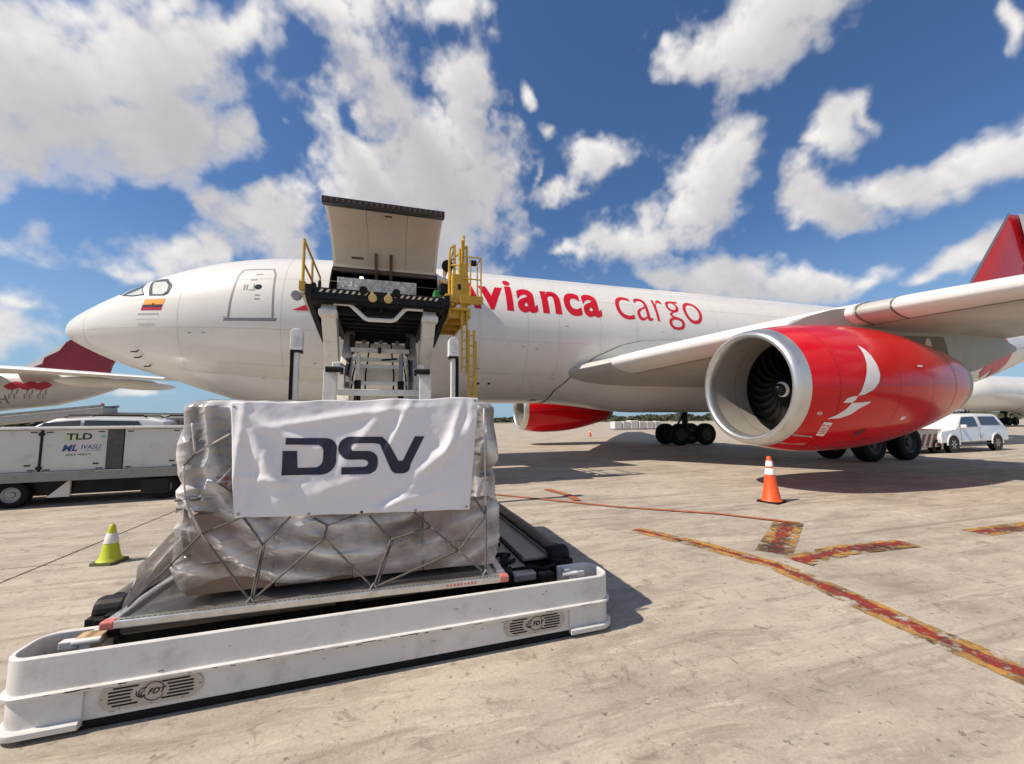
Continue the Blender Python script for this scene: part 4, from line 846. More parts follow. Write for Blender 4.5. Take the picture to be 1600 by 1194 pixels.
for sd in(-1,1):
    mb=MB(); mb.box((sd*1.66,3.6,.335),(.10,6.3,.18)); mb.build('side_rail',LBLACK,LO,bevel=.008)
    mb=MB(); mb.tube([(sd*1.66,.62,.47),(sd*1.66,6.75,.47)],.062,16); mb.build('guard_tube',TUBEM,LO,smooth=40)
    mb=MB(); mb.box((sd*1.45,3.7,.418),(.24,6.2,.02)); mb.box((sd*1.575,3.7,.43),(.012,6.2,.05)); mb.box((sd*1.325,3.7,.43),(.012,6.2,.045)); mb.build('guide_plate',LDECK,LO)
    mb=MB(); mb.lathe([(-.09,.0),(-.09,.075),(-.06,.085),(.06,.085),(.09,.075),(.09,0)],(sd*1.66,.58,.445),'X',18); mb.box((sd*1.66,.56,.35),(.20,.2,.16)); mb.box((sd*1.60,.48,.40),(.10,.08,.1)); mb.build('corner_bracket',LBLACK,LO,bevel=.006)
    mb=MB(); mb.box((sd*1.60,.24,.385),(.05,.14,.08)); mb.box((sd*1.68,.20,.40),(.09,.05,.045)); mb.tube([(sd*1.52,.18,.41),(sd*1.66,.18,.41)],.02,8); mb.build('bumper_bracket',BUMP,LO,bevel=.006)
MB().box((1.22,.30,.40),(.2,.10,.06)).build('roller_motor',GREYM,LO,bevel=.01); MB().box((1.40,.24,.39),(.12,.09,.07)).build('hydraulic_block',LBLACK,LO,bevel=.01)
MB().box((-1.60,.24,.395),(.13,.10,.06)).build('wear_block',M('worn_wood_block',(.42,.28,.15),.7,var=.3,scale=20),LO,bevel=.004)
MB().tube([(1.15,.40,.42),(1.3,.36,.44),(1.42,.34,.42),(1.55,.40,.42)],.014,6).build('hydraulic_hose',RUB,LO,smooth=True); MB().tube([(-1.62,.36,.42),(-1.5,.34,.45),(-1.40,.42,.44)],.014,6).build('hydraulic_hose',RUB,LO,smooth=True)
# guide posts at the far platform corners
for sd in (-1,1):
    mb=MB(); mb.box((sd*1.45,5.2,1.55),(.085,.14,2.96)); po=mb.build('guide_post',LWHITE,LO,bevel=.008); 
    MB().box((sd*1.45-.065 if sd<0 else sd*1.45+.075,5.17,1.58),(.06,.10,2.8)).build('post_rubber_strip',RUB,po)
    mb=MB(); pr=[(-.10,0),(.10,0),(.10,.30)]+[(.10*math.cos(a),.30+.10*math.sin(a)) for a in np.linspace(0,math.pi,10)][1:-1]+[(-.10,.30)]
    mb.prism(pr,lambda x,z:(sd*1.45+x,5.09,3.02+z),lambda x,z:(sd*1.45+x,5.30,3.02+z)); mb.build('post_cap',M('post_cap_white',(.74,.73,.70),.35) if sd<0 else bpy.data.materials['post_cap_white'],po,bevel=.01)
    MB().box((sd*1.45,5.19,3.0),(.19,.18,.05)).build('post_collar',BLACK,po)
    for k in range(5): MB().box((sd*1.45+(.0 if sd<0 else .02),5.087,3.09+.045*k),(.10,.006,.012)).build('cap_slot',LGREY,po)
# rear chassis of the bridge, scissor arms and cross bars
MB().box((0,9.3,.85),(3.0,5.2,.7)).build('bridge_chassis',LWHITE,LO,bevel=.03)
for sd in(-1,1):
    for v in (7.4,11.0):
        mb=MB(); mb.lathe([(-.16,.0),(-.16,.30),(-.1,.36),(.1,.36),(.16,.30),(.16,0)],(sd*1.3,v,.36),'X',24); mb.build('wheel',RUB,LO,smooth=35)
for sd in(-1,1):
    u=sd*1.23
    def arm(uu,v0,z0,v1,z1,w,h0,h1,nm,mt):
        mb=MB(); d=Vector((0,v1-v0,z1-z0)).normalized(); q=Vector((0,-d.z,d.y)); a,b_=Vector((uu,v0,z0)),Vector((uu,v1,z1)); x=Vector((w/2,0,0))
        vs=[p+x*i+q*(h/2*j) for p,h in((a,h0),(b_,h1)) for i in(-1,1) for j in(-1,1)]
        mb.add(vs,[(0,1,3,2),(4,6,7,5),(0,4,5,1),(2,3,7,6),(0,2,6,4),(1,5,7,3)]); return mb.build(nm,mt,LO,bevel=.015)
    arm(u,7.65,4.60,10.7,1.3,.34,.40,.30,'scissor_arm',LWHITE)
    arm(sd*.92,10.6,4.62,9.35,3.5,.26,.3,.36,'scissor_arm',LWHITE); arm(sd*.90,9.35,3.5,7.75,1.3,.30,.36,.30,'scissor_arm',LWHITE)
    arm(sd*.98,8.6,3.15,8.3,1.2,.18,.22,.26,'lift_link',LWHITE)
    arm(sd*1.12,7.5,2.95,7.45,1.2,.30,.16,.34,'lift_link',LWHITE)
    mb=MB(); mb.tube([(sd*1.22,7.35,2.95),(sd*.9,7.35,2.95)],.07,12); mb.build('pivot_pin',LBLACK,LO,smooth=40)
    mb=MB(); mb.tube([(sd*.56,8.5,2.75),(sd*.56,8.6,3.55)],.055,12); mb.build('cylinder_rod',GREYM if sd>0 else LWHITE,LO,smooth=40); mb=MB(); mb.tube([(sd*.56,8.4,1.2),(sd*.56,8.5,2.8)],.085,12); mb.build('lift_cylinder',LBLACK,LO,smooth=40)
for v,z,w,h in ((9.0,3.72,1.6,.12),(9.2,3.48,1.6,.10),(9.0,3.26,1.55,.09),(8.6,2.74,1.6,.10),(7.9,2.44,2.0,.16),(9.6,2.62,1.5,.05),(10.2,4.05,1.7,.16)): MB().box((0,v,z),(w,.12,h)).build('cross_bar',LWHITE,LO,bevel=.01)
MB().box((.25,8.9,3.46),(.05,.5,.05),rz=.9).build('valve_lever',BLACK,LO)
MB().box((-.02,8.95,3.72),(.09,.13,.16)).build('bar_clamp',LBLACK,LO)
for sd in(-1,1):
    for k,(a_,b_) in enumerate((((sd*.70,8.2,2.45),(sd*.62,9.6,3.9)),((sd*.36,8.3,2.4),(sd*.30,9.8,4.2)),((sd*.78,8.0,2.9),(sd*.72,10.2,4.4)))):
        a_,b_=Vector(a_),Vector(b_); m_=(a_+b_)/2+Vector((.05*sd,-.1,-.25)); MB().tube([a_,a_.lerp(m_,.6)+Vector((0,0,-.05)),m_,m_.lerp(b_,.5)+Vector((0,0,-.06)),b_],.022,6).build('hydraulic_hose',RUB,LO,smooth=True)
    MB().box((sd*1.05,8.05,3.05),(.20,.22,.34)).build('pivot_bracket',LWHITE,LO,bevel=.03); MB().lathe([(-.16,0),(-.16,.09),(.16,.09),(.16,0)],(sd*1.05,8.05,3.0),'X',16).build('pivot_pin',LBLACK,LO,smooth=40)
    MB().box((sd*.78,9.4,3.95),(.12,.5,.5)).build('arm_gusset',LBLACK,LO,bevel=.02)
    MB().beam((sd*.78,8.0,2.5),(sd*.95,10.3,4.35),.10,.14).build('diagonal_brace',GREYM,LO)
    MB().box((sd*1.23,7.6,4.36),(.42,.34,.16)).build('arm_head',LWHITE,LO,bevel=.03)
for k in range(5): MB().box((-.5+.25*k,10.25,4.18),(.12,.10,.16)).build('valve_block',LBLACK if k%2 else GREYM,LO,bevel=.01)
MB().box((0,9.5,3.05),(1.3,.06,.5)).build('arm_cross_plate',LWHITE,LO,bevel=.01)
# bridge
MB().box((0,9.15,4.66),(3.20,3.45,.10)).build('bridge_deck',LBLACK,LO)
BB=MB().box((0,7.42,4.80),(3.10,.14,.27)).build('bridge_front_beam',LBLACK,LO,bevel=.01)
CHV=M('chevron_cream',(.66,.60,.46),.5,var=.1)
for sg in(-1,1):
    for k in range(8):
        c=sg*(.36+.145*k); mb=MB(); mb.prism([(c-.055,4.82),(c+.005,4.82),(c+.055,4.895),(c-.005,4.895)],lambda x,z:(x,7.349,z),lambda x,z:(x,7.345,z)); mb.build('chevron_stripe',CHV,BB)
for u,mt in ((-.20,BRASS),(.17,BRASS)):
    mb=MB(); mb.lathe([(-.04,.0),(-.04,.10),(.04,.10),(.04,0)],(u,7.27,4.74),'Y',16); mb.box((u,7.27,4.83),(.07,.05,.14),ry=-.4 if u<0 else .4); mb.build('tow_hook',mt,BB,bevel=.008)
for u in (-.42,.36):
    mb=MB(); mb.lathe([(-.05,.0),(-.05,.10),(.05,.10),(.05,0)],(u,7.33,4.93),'Y',14); mb.build('guide_roller',RUB,BB)
for sd in(-1,1):
    mb=MB(); poly=[(7.3,4.98),(10.95,4.98),(10.95,4.40),(10.5,4.15),(9.2,4.32),(7.6,4.60),(7.3,4.72)]
    mb.prism(poly,lambda v,z:(sd*1.58,v,z),lambda v,z:(sd*1.72,v,z)); mb.build('bridge_side_beam',LBLACK,LO,bevel=.01)
    mb=MB(); mb.beam((sd*1.12,7.7,4.50),(sd*1.12,10.8,4.45),.16,.22); mb.build('bridge_longitudinal',LBLACK,LO)
    MB().beam((sd*1.80,7.4,4.80),(sd*1.80,10.9,4.55),.10,.05).build('bridge_edge_strip',LWHITE if sd<0 else YEL,LO)
    for k in range(6): MB().box((sd*1.50,7.55+.07*k,4.93-.0*k),(.10,.05,.05)).build('bridge_fitting',GREYM,LO)
for k in range(7): MB().box((0,7.9+.48*k,4.52),(3.0,.10,.18)).build('bridge_rib',LBLACK,LO,bevel=.008)
for u in(-.5,0,.5): MB().box((u,9.2,4.56),(.08,3.2,.10)).build('bridge_stringer',LBLACK,LO)
MB().tube([(-1.12,7.62,4.64),(-.78,7.61,4.64),(-.70,7.61,4.60),(-.38,7.60,4.30),(-.30,7.60,4.27),(.27,7.57,4.27),(.35,7.57,4.30),(.58,7.57,4.58),(.66,7.57,4.62),(1.05,7.55,4.62)],.055,12).build('cable_guard_pipe',LWHITE,LO,smooth=50)
MB().box((0,10.3,4.36),(1.5,.12,.3)).build('bridge_cross_beam',LBLACK,LO)
# left handrail
mb=MB(); 
for v in (7.45,8.7,10.1): mb.tube([(-1.80,v,4.75),(-1.80,v,6.10)],.032,8)
for z in (6.10,5.52): mb.tube([(-1.80,7.45,z),(-1.80,10.1,z)],.030,8)
mb.tube([(-1.80,7.45,4.92),(-1.80,7.45,6.13)],.036,8); mb.build('handrail',YEL,LO,smooth=40)
MB().box((-1.80,7.43,4.95),(.14,.14,.22)).build('rail_socket',YEL,LO,bevel=.01)
MB().lathe([(-.06,0),(-.06,.11),(.06,.11),(.06,0)],(-1.93,7.5,4.72),'Y',16).build('work_light',GREYM,LO,smooth=40)
mb=MB(); mb.box((-1.62,7.9,5.06),(.10,.2,.25)); mb.box((-1.45,7.6,5.05),(.07,.08,.22)); mb.build('control_valve',LBLACK,LO,bevel=.01)
# operator walkway on the right
mb=MB(); mb.box((2.02,8.85,4.72),(.62,2.6,.06)); wk=mb.build('operator_walkway',YEL,LO)
for k in range(4): MB().box((2.02,7.75+.74*k,4.60),(.60,.08,.18)).build('walkway_rib',YEL,wk)
for u in(1.76,2.30): MB().box((u,8.85,4.60),(.06,2.6,.20)).build('walkway_beam',YEL,wk)
MB().box((2.35,7.72,5.02),(.62,.5,.06)).build('ladder_landing',YEL,LO); MB().box((2.35,7.50,4.98),(.62,.05,.22)).build('landing_skirt',YEL,LO)
mb=MB()
for u,v,z0,z1 in ((2.10,7.64,4.3,6.7),(2.15,7.66,4.3,6.85),(2.24,7.66,4.3,6.55),(2.04,7.66,4.9,6.45),(1.92,7.8,4.75,6.60),(1.78,7.8,4.75,6.35),(1.80,8.8,4.75,6.3),(2.0,8.9,4.75,6.6),(1.80,9.9,4.75,6.3)): mb.tube([(u,v,z0),(u,v,z1)],.036,8)
mb.tube([(1.78,7.8,6.35),(1.80,7.8,6.5),(1.92,7.8,6.60),(2.0,8.9,6.60),(2.24,7.66,6.55)],.03,8)
for z in (6.0,5.6): mb.tube([(2.04,7.66,z),(1.78,7.8,z),(1.8,9.9,z)],.026,8)
mb.build('operator_guardrail',YEL,LO,smooth=40)
mb=MB(); mb.box((2.05,7.72,5.36),(.46,.26,.72)); mb.box((1.86,7.70,5.02),(.44,.2,.24)); mb.box((2.12,7.66,5.85),(.24,.16,.4)); mb.box((2.2,7.63,5.1),(.3,.08,.5)); mb.build('control_console',YEL,LO,bevel=.03)
MB().box((2.02,7.595,5.34),(.09,.02,.16)).build('console_slot',BLACK,LO)
mb=MB(); 
for u in(2.32,2.62): mb.tube([(u,7.55,5.05),(u,7.55,6.21)],.022,8)
for z in (6.21,5.58): mb.tube([(2.14,7.55,z),(2.62,7.55,z)],.02,8)
mb.tube([(2.62,7.55,6.21),(2.62,8.0,6.21),(2.62,8.0,5.05)],.02,8); mb.build('landing_rail',YEL,LO,smooth=40)
MB().box((2.42,7.6,6.06),(.16,.1,.14)).build('rail_light',BLACK,LO,bevel=.01)
mb=MB(); mb.lathe([(-.05,.0),(-.05,.16),(.05,.16),(.05,0)],(1.74,7.9,6.02),'Y',16); m_=mb.build('mirror',RUB,LO,smooth=40)
mb=MB(); mb.box((1.70,8.3,5.45),(.30,.3,.34)); mb.build('seat',BLACK,LO,bevel=.05); MB().box((1.66,8.0,5.85),(.10,.06,.34)).build('display_box',LWHITE,LO,bevel=.02)
MB().box((1.52,8.4,5.15),(.20,.4,.5)).build('battery_box',GREEN,LO,bevel=.02)
mb=MB()
for u in(2.10,2.24): mb.box((u,7.62,4.0),(.045,.06,2.0))
for k in range(9): mb.box((2.17,7.62,3.15+.24*k),(.14,.03,.03))
mb.build('upper_ladder',YEL,LO)
mb=MB()
for u in(2.28,2.43): mb.box((u,7.58,2.35),(.055,.07,3.6))
for k in range(13): mb.box((2.355,7.58,.65+.28*k),(.15,.03,.04))
mb.box((2.455,7.60,2.2),(.09,.09,3.3)); mb.build('lower_ladder',YEL,LO)
MB().box((2.0,8.2,.75),(1.0,1.2,.5)).build('ladder_base',LWHITE,LO,bevel=.02)
# ------------------------------------------------------------------ aluminium air pallet
PA=thing('air_cargo_pallet','thin aluminium cargo pallet lying on the rollers of the loader platform','pallet',(-.40,3.10,.46),-.012)
PW,PD=2.52,3.18
MB().box((0,PD/2,.025),(PW-.1,PD-.1,.012)).build('pallet_sheet',ALU,PA)
for (c,d) in (((0,.03,.035),(PW,.06,.045)),((0,PD-.03,.035),(PW,.06,.045)),((-PW/2+.03,PD/2,.035),(.06,PD-.12,.045)),((PW/2-.03,PD/2,.035),(.06,PD-.12,.045))):
    er=MB().box(c,d).build('edge_rail',ALU,PA,bevel=.006)
mb=MB()
for k in range(84): mb.box((-PW/2+.06+.0288*k,.022,.0582),(.016,.012,.0012))
o=mb.build('seat_track_hole',SEAM,PA); kind(o,'stuff')
PINK=M('faded_red_corner',(.55,.16,.13),.5,var=.3,scale=20)
for sx in(-1,1): MB().box((sx*(PW/2-.03),.03,.0355),(.075,.068,.049)).build('corner_plate',PINK,PA,bevel=.01)
for k in range(9): MB().box((.80+.026*k,-.0012,.036),(.016,.002,.016)).build('pallet_number',PINK,PA)
# ------------------------------------------------------------------ wrapped load
CG_=thing('wrapped_cargo','big plastic-wrapped cargo load strapped onto the aluminium pallet','cargo load',(-.28,4.75,.515))
def wb(mb): mb.v=[(x+.28,y-4.75,z-.515) for x,y,z in mb.v]; return mb
CARD=[M('cardboard_tan',(.25,.16,.10),.8,var=.12,scale=3,bump=.1),M('cardboard_pink',(.30,.20,.155),.8,var=.12,scale=3),M('cardboard_brown',(.16,.095,.06),.8,var=.15,scale=3)]
X0,X1,Y0,Y1=-1.33,.765,3.34,6.1
bw=(X1-X0)/4
for i in range(4):
    for j in range(3):
        for k in range(4):
            if j==1 and 0<i<3: continue
            h=[.20,.34,.36,.36][k]; z0=.53+[0,.205,.55,.915][k]; g_=random.uniform(.004,.02)
            wb(MB().box((X0+bw*(i+.5)+random.uniform(-.01,.01),Y0+.46+.92*j,z0+h/2),(bw-g_,.90-g_,h-.006))).build('cardboard_box',CARD[(i*2+k+j)%3],CG_,bevel=.006)
# plastic sheet: closed ring of folds round the load, dense on the front
def perim(nf,ns,x0,x1,y0,y1,r=.05):
    P=[]
    for k in range(nf): P.append((x0+(x1-x0)*k/nf,y0,0,-1))
    for k in range(ns): P.append((x1,y0+(y1-y0)*k/ns,1,0))
    for k in range(ns): P.append((x1-(x1-x0)*k/ns,y1,0,1))
    for k in range(ns): P.append((x0,y1-(y1-y0)*k/ns,-1,0))
    out=[]
    for i,(x,y,a,b_) in enumerate(P):
        nx=sum(P[(i+d)%len(P)][2] for d in range(-3,4)); ny=sum(P[(i+d)%len(P)][3] for d in range(-3,4)); l=math.hypot(nx,ny)
        out.append((x,y,nx/l,ny/l))
    return np.array(out)
def attr(me,vals):
    a=me.attributes.new('fold','FLOAT','POINT'); a.data.foreach_set('value',np.asarray(vals,np.float32).ravel())
def skin(name,mat,x0,x1,y0,y1,z0,z1,nz,dispf,nf=300,ns=60,cap=False,hemf=None):
    P=perim(nf,ns,x0,x1,y0,y1); n=len(P); Zs=np.linspace(0,1,nz); arc=np.concatenate([[0],np.cumsum(np.hypot(np.diff(P[:,0]),np.diff(P[:,1])))])
    A,T_=np.meshgrid(arc,Zs); base=z0+(0 if hemf is None else hemf(arc)); Z=base+(z1-base)*T_
    D,F=dispf(A,Z,T_,P); VX=P[None,:,0]+P[None,:,2]*D; VY=P[None,:,1]+P[None,:,3]*D
    V=np.stack([VX+.28,VY-4.75,Z-.515],-1).reshape(-1,3); vs=V.tolist(); idx=np.arange(nz*n).reshape(nz,n); q=np.roll(idx,-1,axis=1)
    fs=np.stack([idx[:-1],q[:-1],q[1:],idx[1:]],-1).reshape(-1,4).tolist()
    F=F.ravel().tolist()
    if cap:
        cx,cy=(x0+x1)/2+.28,(y0+y1)/2-4.75; top=V.reshape(nz,n,3)[-1]; prev=(nz-1)*n
        for sc in (.97,.9,.75,.5,.2):
            o=len(vs); zz=top[:,2]+.012*(1-sc)+.03*(fbm((cx+(top[:,0]-cx)*sc)*6+9,(cy+(top[:,1]-cy)*sc)*6,3,8)-.5)
            vs+=np.stack([cx+(top[:,0]-cx)*sc,cy+(top[:,1]-cy)*sc,zz],-1).tolist(); F+=[.5]*n
            fs+=[(prev+k,prev+(k+1)%n,o+(k+1)%n,o+k) for k in range(n)]; prev=o
        fs.append(tuple(prev+k for k in range(n)))
    me=bpy.data.meshes.new(name); me.from_pydata(vs,[],fs); attr(me,F); me.polygons.foreach_set('use_smooth',[True]*len(me.polygons)); me.update()
    return mesh_obj(name,me,mat,CG_)
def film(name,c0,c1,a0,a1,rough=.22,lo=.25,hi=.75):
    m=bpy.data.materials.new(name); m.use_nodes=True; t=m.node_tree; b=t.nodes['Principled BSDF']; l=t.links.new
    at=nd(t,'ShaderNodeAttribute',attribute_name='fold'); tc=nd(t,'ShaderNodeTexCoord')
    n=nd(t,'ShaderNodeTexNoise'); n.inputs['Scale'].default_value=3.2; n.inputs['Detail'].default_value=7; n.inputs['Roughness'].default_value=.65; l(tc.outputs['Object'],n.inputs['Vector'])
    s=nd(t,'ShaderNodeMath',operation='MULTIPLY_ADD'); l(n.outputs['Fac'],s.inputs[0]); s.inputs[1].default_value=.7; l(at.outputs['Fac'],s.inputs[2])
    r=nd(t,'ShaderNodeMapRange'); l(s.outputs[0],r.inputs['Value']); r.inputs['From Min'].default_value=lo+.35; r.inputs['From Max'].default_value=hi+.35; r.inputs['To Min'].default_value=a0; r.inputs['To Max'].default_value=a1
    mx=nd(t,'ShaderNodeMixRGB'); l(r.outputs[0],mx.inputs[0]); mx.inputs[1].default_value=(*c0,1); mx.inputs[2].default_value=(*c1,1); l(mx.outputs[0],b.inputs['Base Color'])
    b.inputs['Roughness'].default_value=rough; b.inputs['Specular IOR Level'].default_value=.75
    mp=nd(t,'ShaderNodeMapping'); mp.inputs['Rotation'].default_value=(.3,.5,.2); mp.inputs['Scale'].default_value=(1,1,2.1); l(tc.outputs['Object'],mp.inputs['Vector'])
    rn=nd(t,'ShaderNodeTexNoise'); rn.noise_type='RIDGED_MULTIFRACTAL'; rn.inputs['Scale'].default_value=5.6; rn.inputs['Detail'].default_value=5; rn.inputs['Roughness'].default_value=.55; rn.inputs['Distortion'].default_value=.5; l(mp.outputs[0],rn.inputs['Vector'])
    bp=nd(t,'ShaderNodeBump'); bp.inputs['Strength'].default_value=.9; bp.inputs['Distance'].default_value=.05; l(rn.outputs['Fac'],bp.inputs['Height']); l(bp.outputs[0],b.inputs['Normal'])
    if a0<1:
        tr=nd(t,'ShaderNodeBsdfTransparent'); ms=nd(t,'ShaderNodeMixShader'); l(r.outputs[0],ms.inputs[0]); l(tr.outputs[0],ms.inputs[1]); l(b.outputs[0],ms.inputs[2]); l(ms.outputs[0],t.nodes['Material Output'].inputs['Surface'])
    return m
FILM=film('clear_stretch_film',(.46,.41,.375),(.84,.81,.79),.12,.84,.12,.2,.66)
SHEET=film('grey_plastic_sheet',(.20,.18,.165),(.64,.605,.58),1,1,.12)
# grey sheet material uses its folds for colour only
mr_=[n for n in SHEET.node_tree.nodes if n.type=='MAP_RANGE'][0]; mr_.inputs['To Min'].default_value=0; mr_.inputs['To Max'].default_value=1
def d_low(A,Z,T_,P):
    x=P[None,:,0]+0*Z; sag=Z-(x+.25)**2*.28+.10*np.sin(x*2.1+1)
    f=crumple(x*.45+A*.0,sag*2.6,12,9,1.5,1.0,.5); f2=crumple(x*.8,sag*3.4+.15*x,40,10,2.4,1.0,.4); w=fbm(A*1.8,Z*2.2,3,4)
    sw=np.abs(((sag*4.2+w*1.3)%1)-.5)*2
    tuck=np.clip(T_/.16,0,1); d=.012+tuck*(.022*f+.020*f2+.014*sw**3)+.05*np.sin(math.pi*np.clip(T_,0,1))**.7
    return d,.30*f+.35*f2+.45*sw**2*w
def hem2(arc): return .10*np.exp(-((arc-.28)/.26)**2)+.03*np.exp(-((arc-1.0)/.2)**2)+.02*fbm(arc*4,arc*0,3,2)*(arc<2.0)
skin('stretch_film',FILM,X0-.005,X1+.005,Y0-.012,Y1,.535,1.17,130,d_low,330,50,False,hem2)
def d_up(A,Z,T_,P):
    x=P[None,:,0]+0*Z; side=np.abs(P[None,:,2])+0*Z
    f=crumple(A*1.2+.35*Z,Z*.62,5,9,2.6,1.0,.5); f2=crumple(A*1.1,Z*1.0,23,11,4.2,1.0,.3); v=np.abs(((A*5.5+fbm(A*2,Z*1.5,3,8)*2.2+Z*1.1)%1)-.5)*2
    lft=np.clip((-.98-x)/.22,0,1); rgt=np.clip((x-.60)/.12,0,1); e=(.25+.9*np.maximum(lft,rgt*.8))*(1-.45*side)
    crown=np.clip((1-T_)/.07,0,1)**.5; belt=np.exp(-((Z-1.30-.1*np.sin(A*3))/.04)**2)
    d=-.05*(1-crown)+crown*(.012+e*(.045*f+.052*f2+.024*v**3)-.030*belt*np.maximum(lft,rgt)+.02*np.sin(math.pi*T_))
    flare=np.clip((.14-T_)/.14,0,1)**1.2; d=d+flare*lft*(.0+.06*f2)
    return d,.25*f+.40*f2+.4*v**2
def hem(arc): return .05*(fbm(arc*5,arc*0+2,3,31)-.5)+.05*np.clip((.3-arc)/.3,0,1)
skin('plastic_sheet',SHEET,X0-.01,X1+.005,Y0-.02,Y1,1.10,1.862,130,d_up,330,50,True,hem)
# loose film flared down to the left edge of the pallet
mb=MB(); nu,nv=60,26; F=[]
for i in range(nu):
    f=i/(nu-1); y=3.24+1.9*f
    for j in range(nv):
        q=j/(nv-1); top=Vector((-1.345,y+.05,1.05-.12*f)); bot=Vector((-1.60-.05*math.sin(f*9),y-.06+.25*f,.54)); p=top.lerp(bot,q**.8)
        w=float(ridge(np.float64(f*14+q*1.5),np.float64(q*1.2+f*2),3,3)); p.x+=-.07*w*math.sin(math.pi*q); p.z+=.04*w*math.sin(math.pi*q); mb.v.append(tuple(p)); F.append(w)
mb.f=[(i*nv+j,i*nv+j+1,(i+1)*nv+j+1,(i+1)*nv+j) for i in range(nu-1) for j in range(nv-1)]; wb(mb)
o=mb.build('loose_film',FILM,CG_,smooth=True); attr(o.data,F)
REDP=M('red_print',(.42,.06,.05),.6)
for r_,z in enumerate((1.325,1.285)):
    for k in range(5): wb(MB().box((-1.20+.026*k,3.245,z),(.018,.003,.020 if k%2 else .024))).build('red_print_mark',REDP,CG_)
# ------------------------------------------------------------------ cargo net
NT=thing('cargo_net','grey-brown diamond-mesh strap net stretched over the wrapped load','cargo net',(-.28,4.75,.515))
STRAP=M('net_webbing',(.115,.098,.082),.8,var=.25,scale=30,bump=.3,bscale=200); STRAPL=M('net_webbing_pale',(.52,.47,.42),.8,var=.15,scale=30)
K=dict(K1=(-1.208,.97),K2=(-.845,.871),K3=(-.457,.878),K4=(-.005,.829),K5=(.497,.698),B1=(-.884,.529),B2=(-.118,.525),B3=(.70,.53),T1=(-.977,1.063),T2=(-.683,1.042),T3=(-.445,.966),T4=(-.248,1.022),T5=(-.536,1.023),T6=(-.161,1.012),T7=(.157,1.015),M=(.286,.895),T8=(.714,.949),UL=(-1.313,1.198),LL=(-1.365,.796),
 U1=(-1.03,1.66),U2=(-1.27,1.50),U3=(-1.30,1.70),U4=(-1.02,1.45),U5=(-1.13,1.30),U6=(-1.02,1.20),R1=(.70,1.80),R2=(.715,1.02),R3=(.62,1.10),B0=(-1.45,.53),UX=(-1.33,1.42))
def ky(x,z):  # just in front of the film / sheet at this spot
    t=min(1,max(0,(z-.535)/.635)); y=3.328-.014-.045*min(1,t/.16)-.05*math.sin(math.pi*t)**.7-.014
    if z>1.12: y=3.205 if x<-1.09 or x>.6 else 3.24
    if t<.14: y=3.145+(y-3.145)*t/.14
    return y
def strap(a,b_,w=.014,mat=STRAP,sag=0):
    if isinstance(a,str): a=(K[a][0],ky(*K[a]),K[a][1])
    if isinstance(b_,str): b_=(K[b_][0],ky(*K[b_]),K[b_][1])
    a,b_=Vector(a),Vector(b_); mb=MB(); P=[a.lerp(b_,k/6)+Vector((0,0,-sag*math.sin(math.pi*k/6)))+Vector((0,random.uniform(-.004,.004),0)) for k in range(7)]
    mb.tube(P,w/2,6); mb.v=[(x+.28,y-4.75,z-.515) for x,y,z in mb.v]; return mb.build('strap',mat,NT,smooth=True)
for a,b_ in 'UL-K1 K1-T1 K1-LL K1-B1 T1-K2 K2-T2 K2-B1 B1-K3 K3-T3 T3-T5 T3-T4 K3-B2 T6-K4 K4-B2 K4-M M-T7 M-K5 K5-T8 K5-B3 K5-B2 U3-U2 U2-U1 U2-UX UX-UL U4-U5 U5-U6 R3-T8 R1-R2 R2-B3'.split() and [e.split('-') for e in 'UL-K1 K1-T1 K1-LL K1-B1 T1-K2 K2-T2 K2-B1 B1-K3 K3-T3 T3-T5 T3-T4 K3-B2 T6-K4 K4-B2 K4-M M-T7 M-K5 K5-T8 K5-B3 K5-B2 U3-U2 U2-U1 U2-UX UX-UL U4-U5 U5-U6 R3-T8 R1-R2 R2-B3'.split()]:
    strap(a,b_,.0145,STRAPL if (a,b_) in (('UL','K1'),('UX','UL'),('U2','U1'),('U3','U2'),('R1','R2'),('U4','U5')) else STRAP)
strap((K['K4'][0]+.014,ky(*K['K4']),K['K4'][1]),(K['B2'][0]+.02,ky(*K['B2']),K['B2'][1])); strap((K['K2'][0]+.012,ky(*K['K2']),K['K2'][1]),(K['B1'][0]+.014,ky(*K['B1']),K['B1'][1]))
strap('LL',(-1.62,3.30,.53)); strap('LL',(-1.63,3.9,.53)); strap('UL',(-1.45,3.9,.95)); strap((-1.45,3.9,.95),(-1.64,4.3,.53)); strap((-1.45,3.9,.95),(-1.63,3.9,.53)); strap('UL',(-1.41,4.4,1.1)); strap((-1.41,4.4,1.1),(-1.64,5.0,.53)); strap((-1.41,4.4,1.1),(-1.64,4.3,.53))
for k in range(4): strap((-1.36,3.9+.6*k,1.80),(-1.42,4.2+.6*k,1.1)); strap((.80,3.6+.6*k,1.75),(.84,3.9+.6*k,.53)); strap((-1.36+.0,3.6+.6*k,1.875),(.78,3.7+.6*k,1.875))
# dark bunched webbing at the left corner
for k in range(7):
    a=Vector((-1.36+random.uniform(-.03,.03),3.25+.06*k,1.17+random.uniform(-.04,.05))); strap(a,a+Vector((random.uniform(.08,.34),-.03,random.uniform(-.05,.06))),.022)
for k in range(4):
    a=Vector((-1.36-.015*k,3.36+.03*k,1.15-.02*k)); m_=Vector((-1.44-.03*random.random(),3.55+.03*k,.95-.04*random.random())); strap(a,m_,.020); strap(m_,(-1.58+.02*random.random(),3.95+.05*k,.60),.020,STRAP,.03)
for b_ in ('B1','B2','B3'):
    mb=MB(); x,z=K[b_]; mb.tube([(x-.02+.28,3.14-4.75,z+.0-.515),(x+.28,3.14-4.75,z+.03-.515),(x+.02+.28,3.14-4.75,z-.515)],.007,6); mb.box((x+.28,3.14-4.75,z-.012-.515),(.06,.03,.014)); mb.build('net_fitting',GREYM,NT)
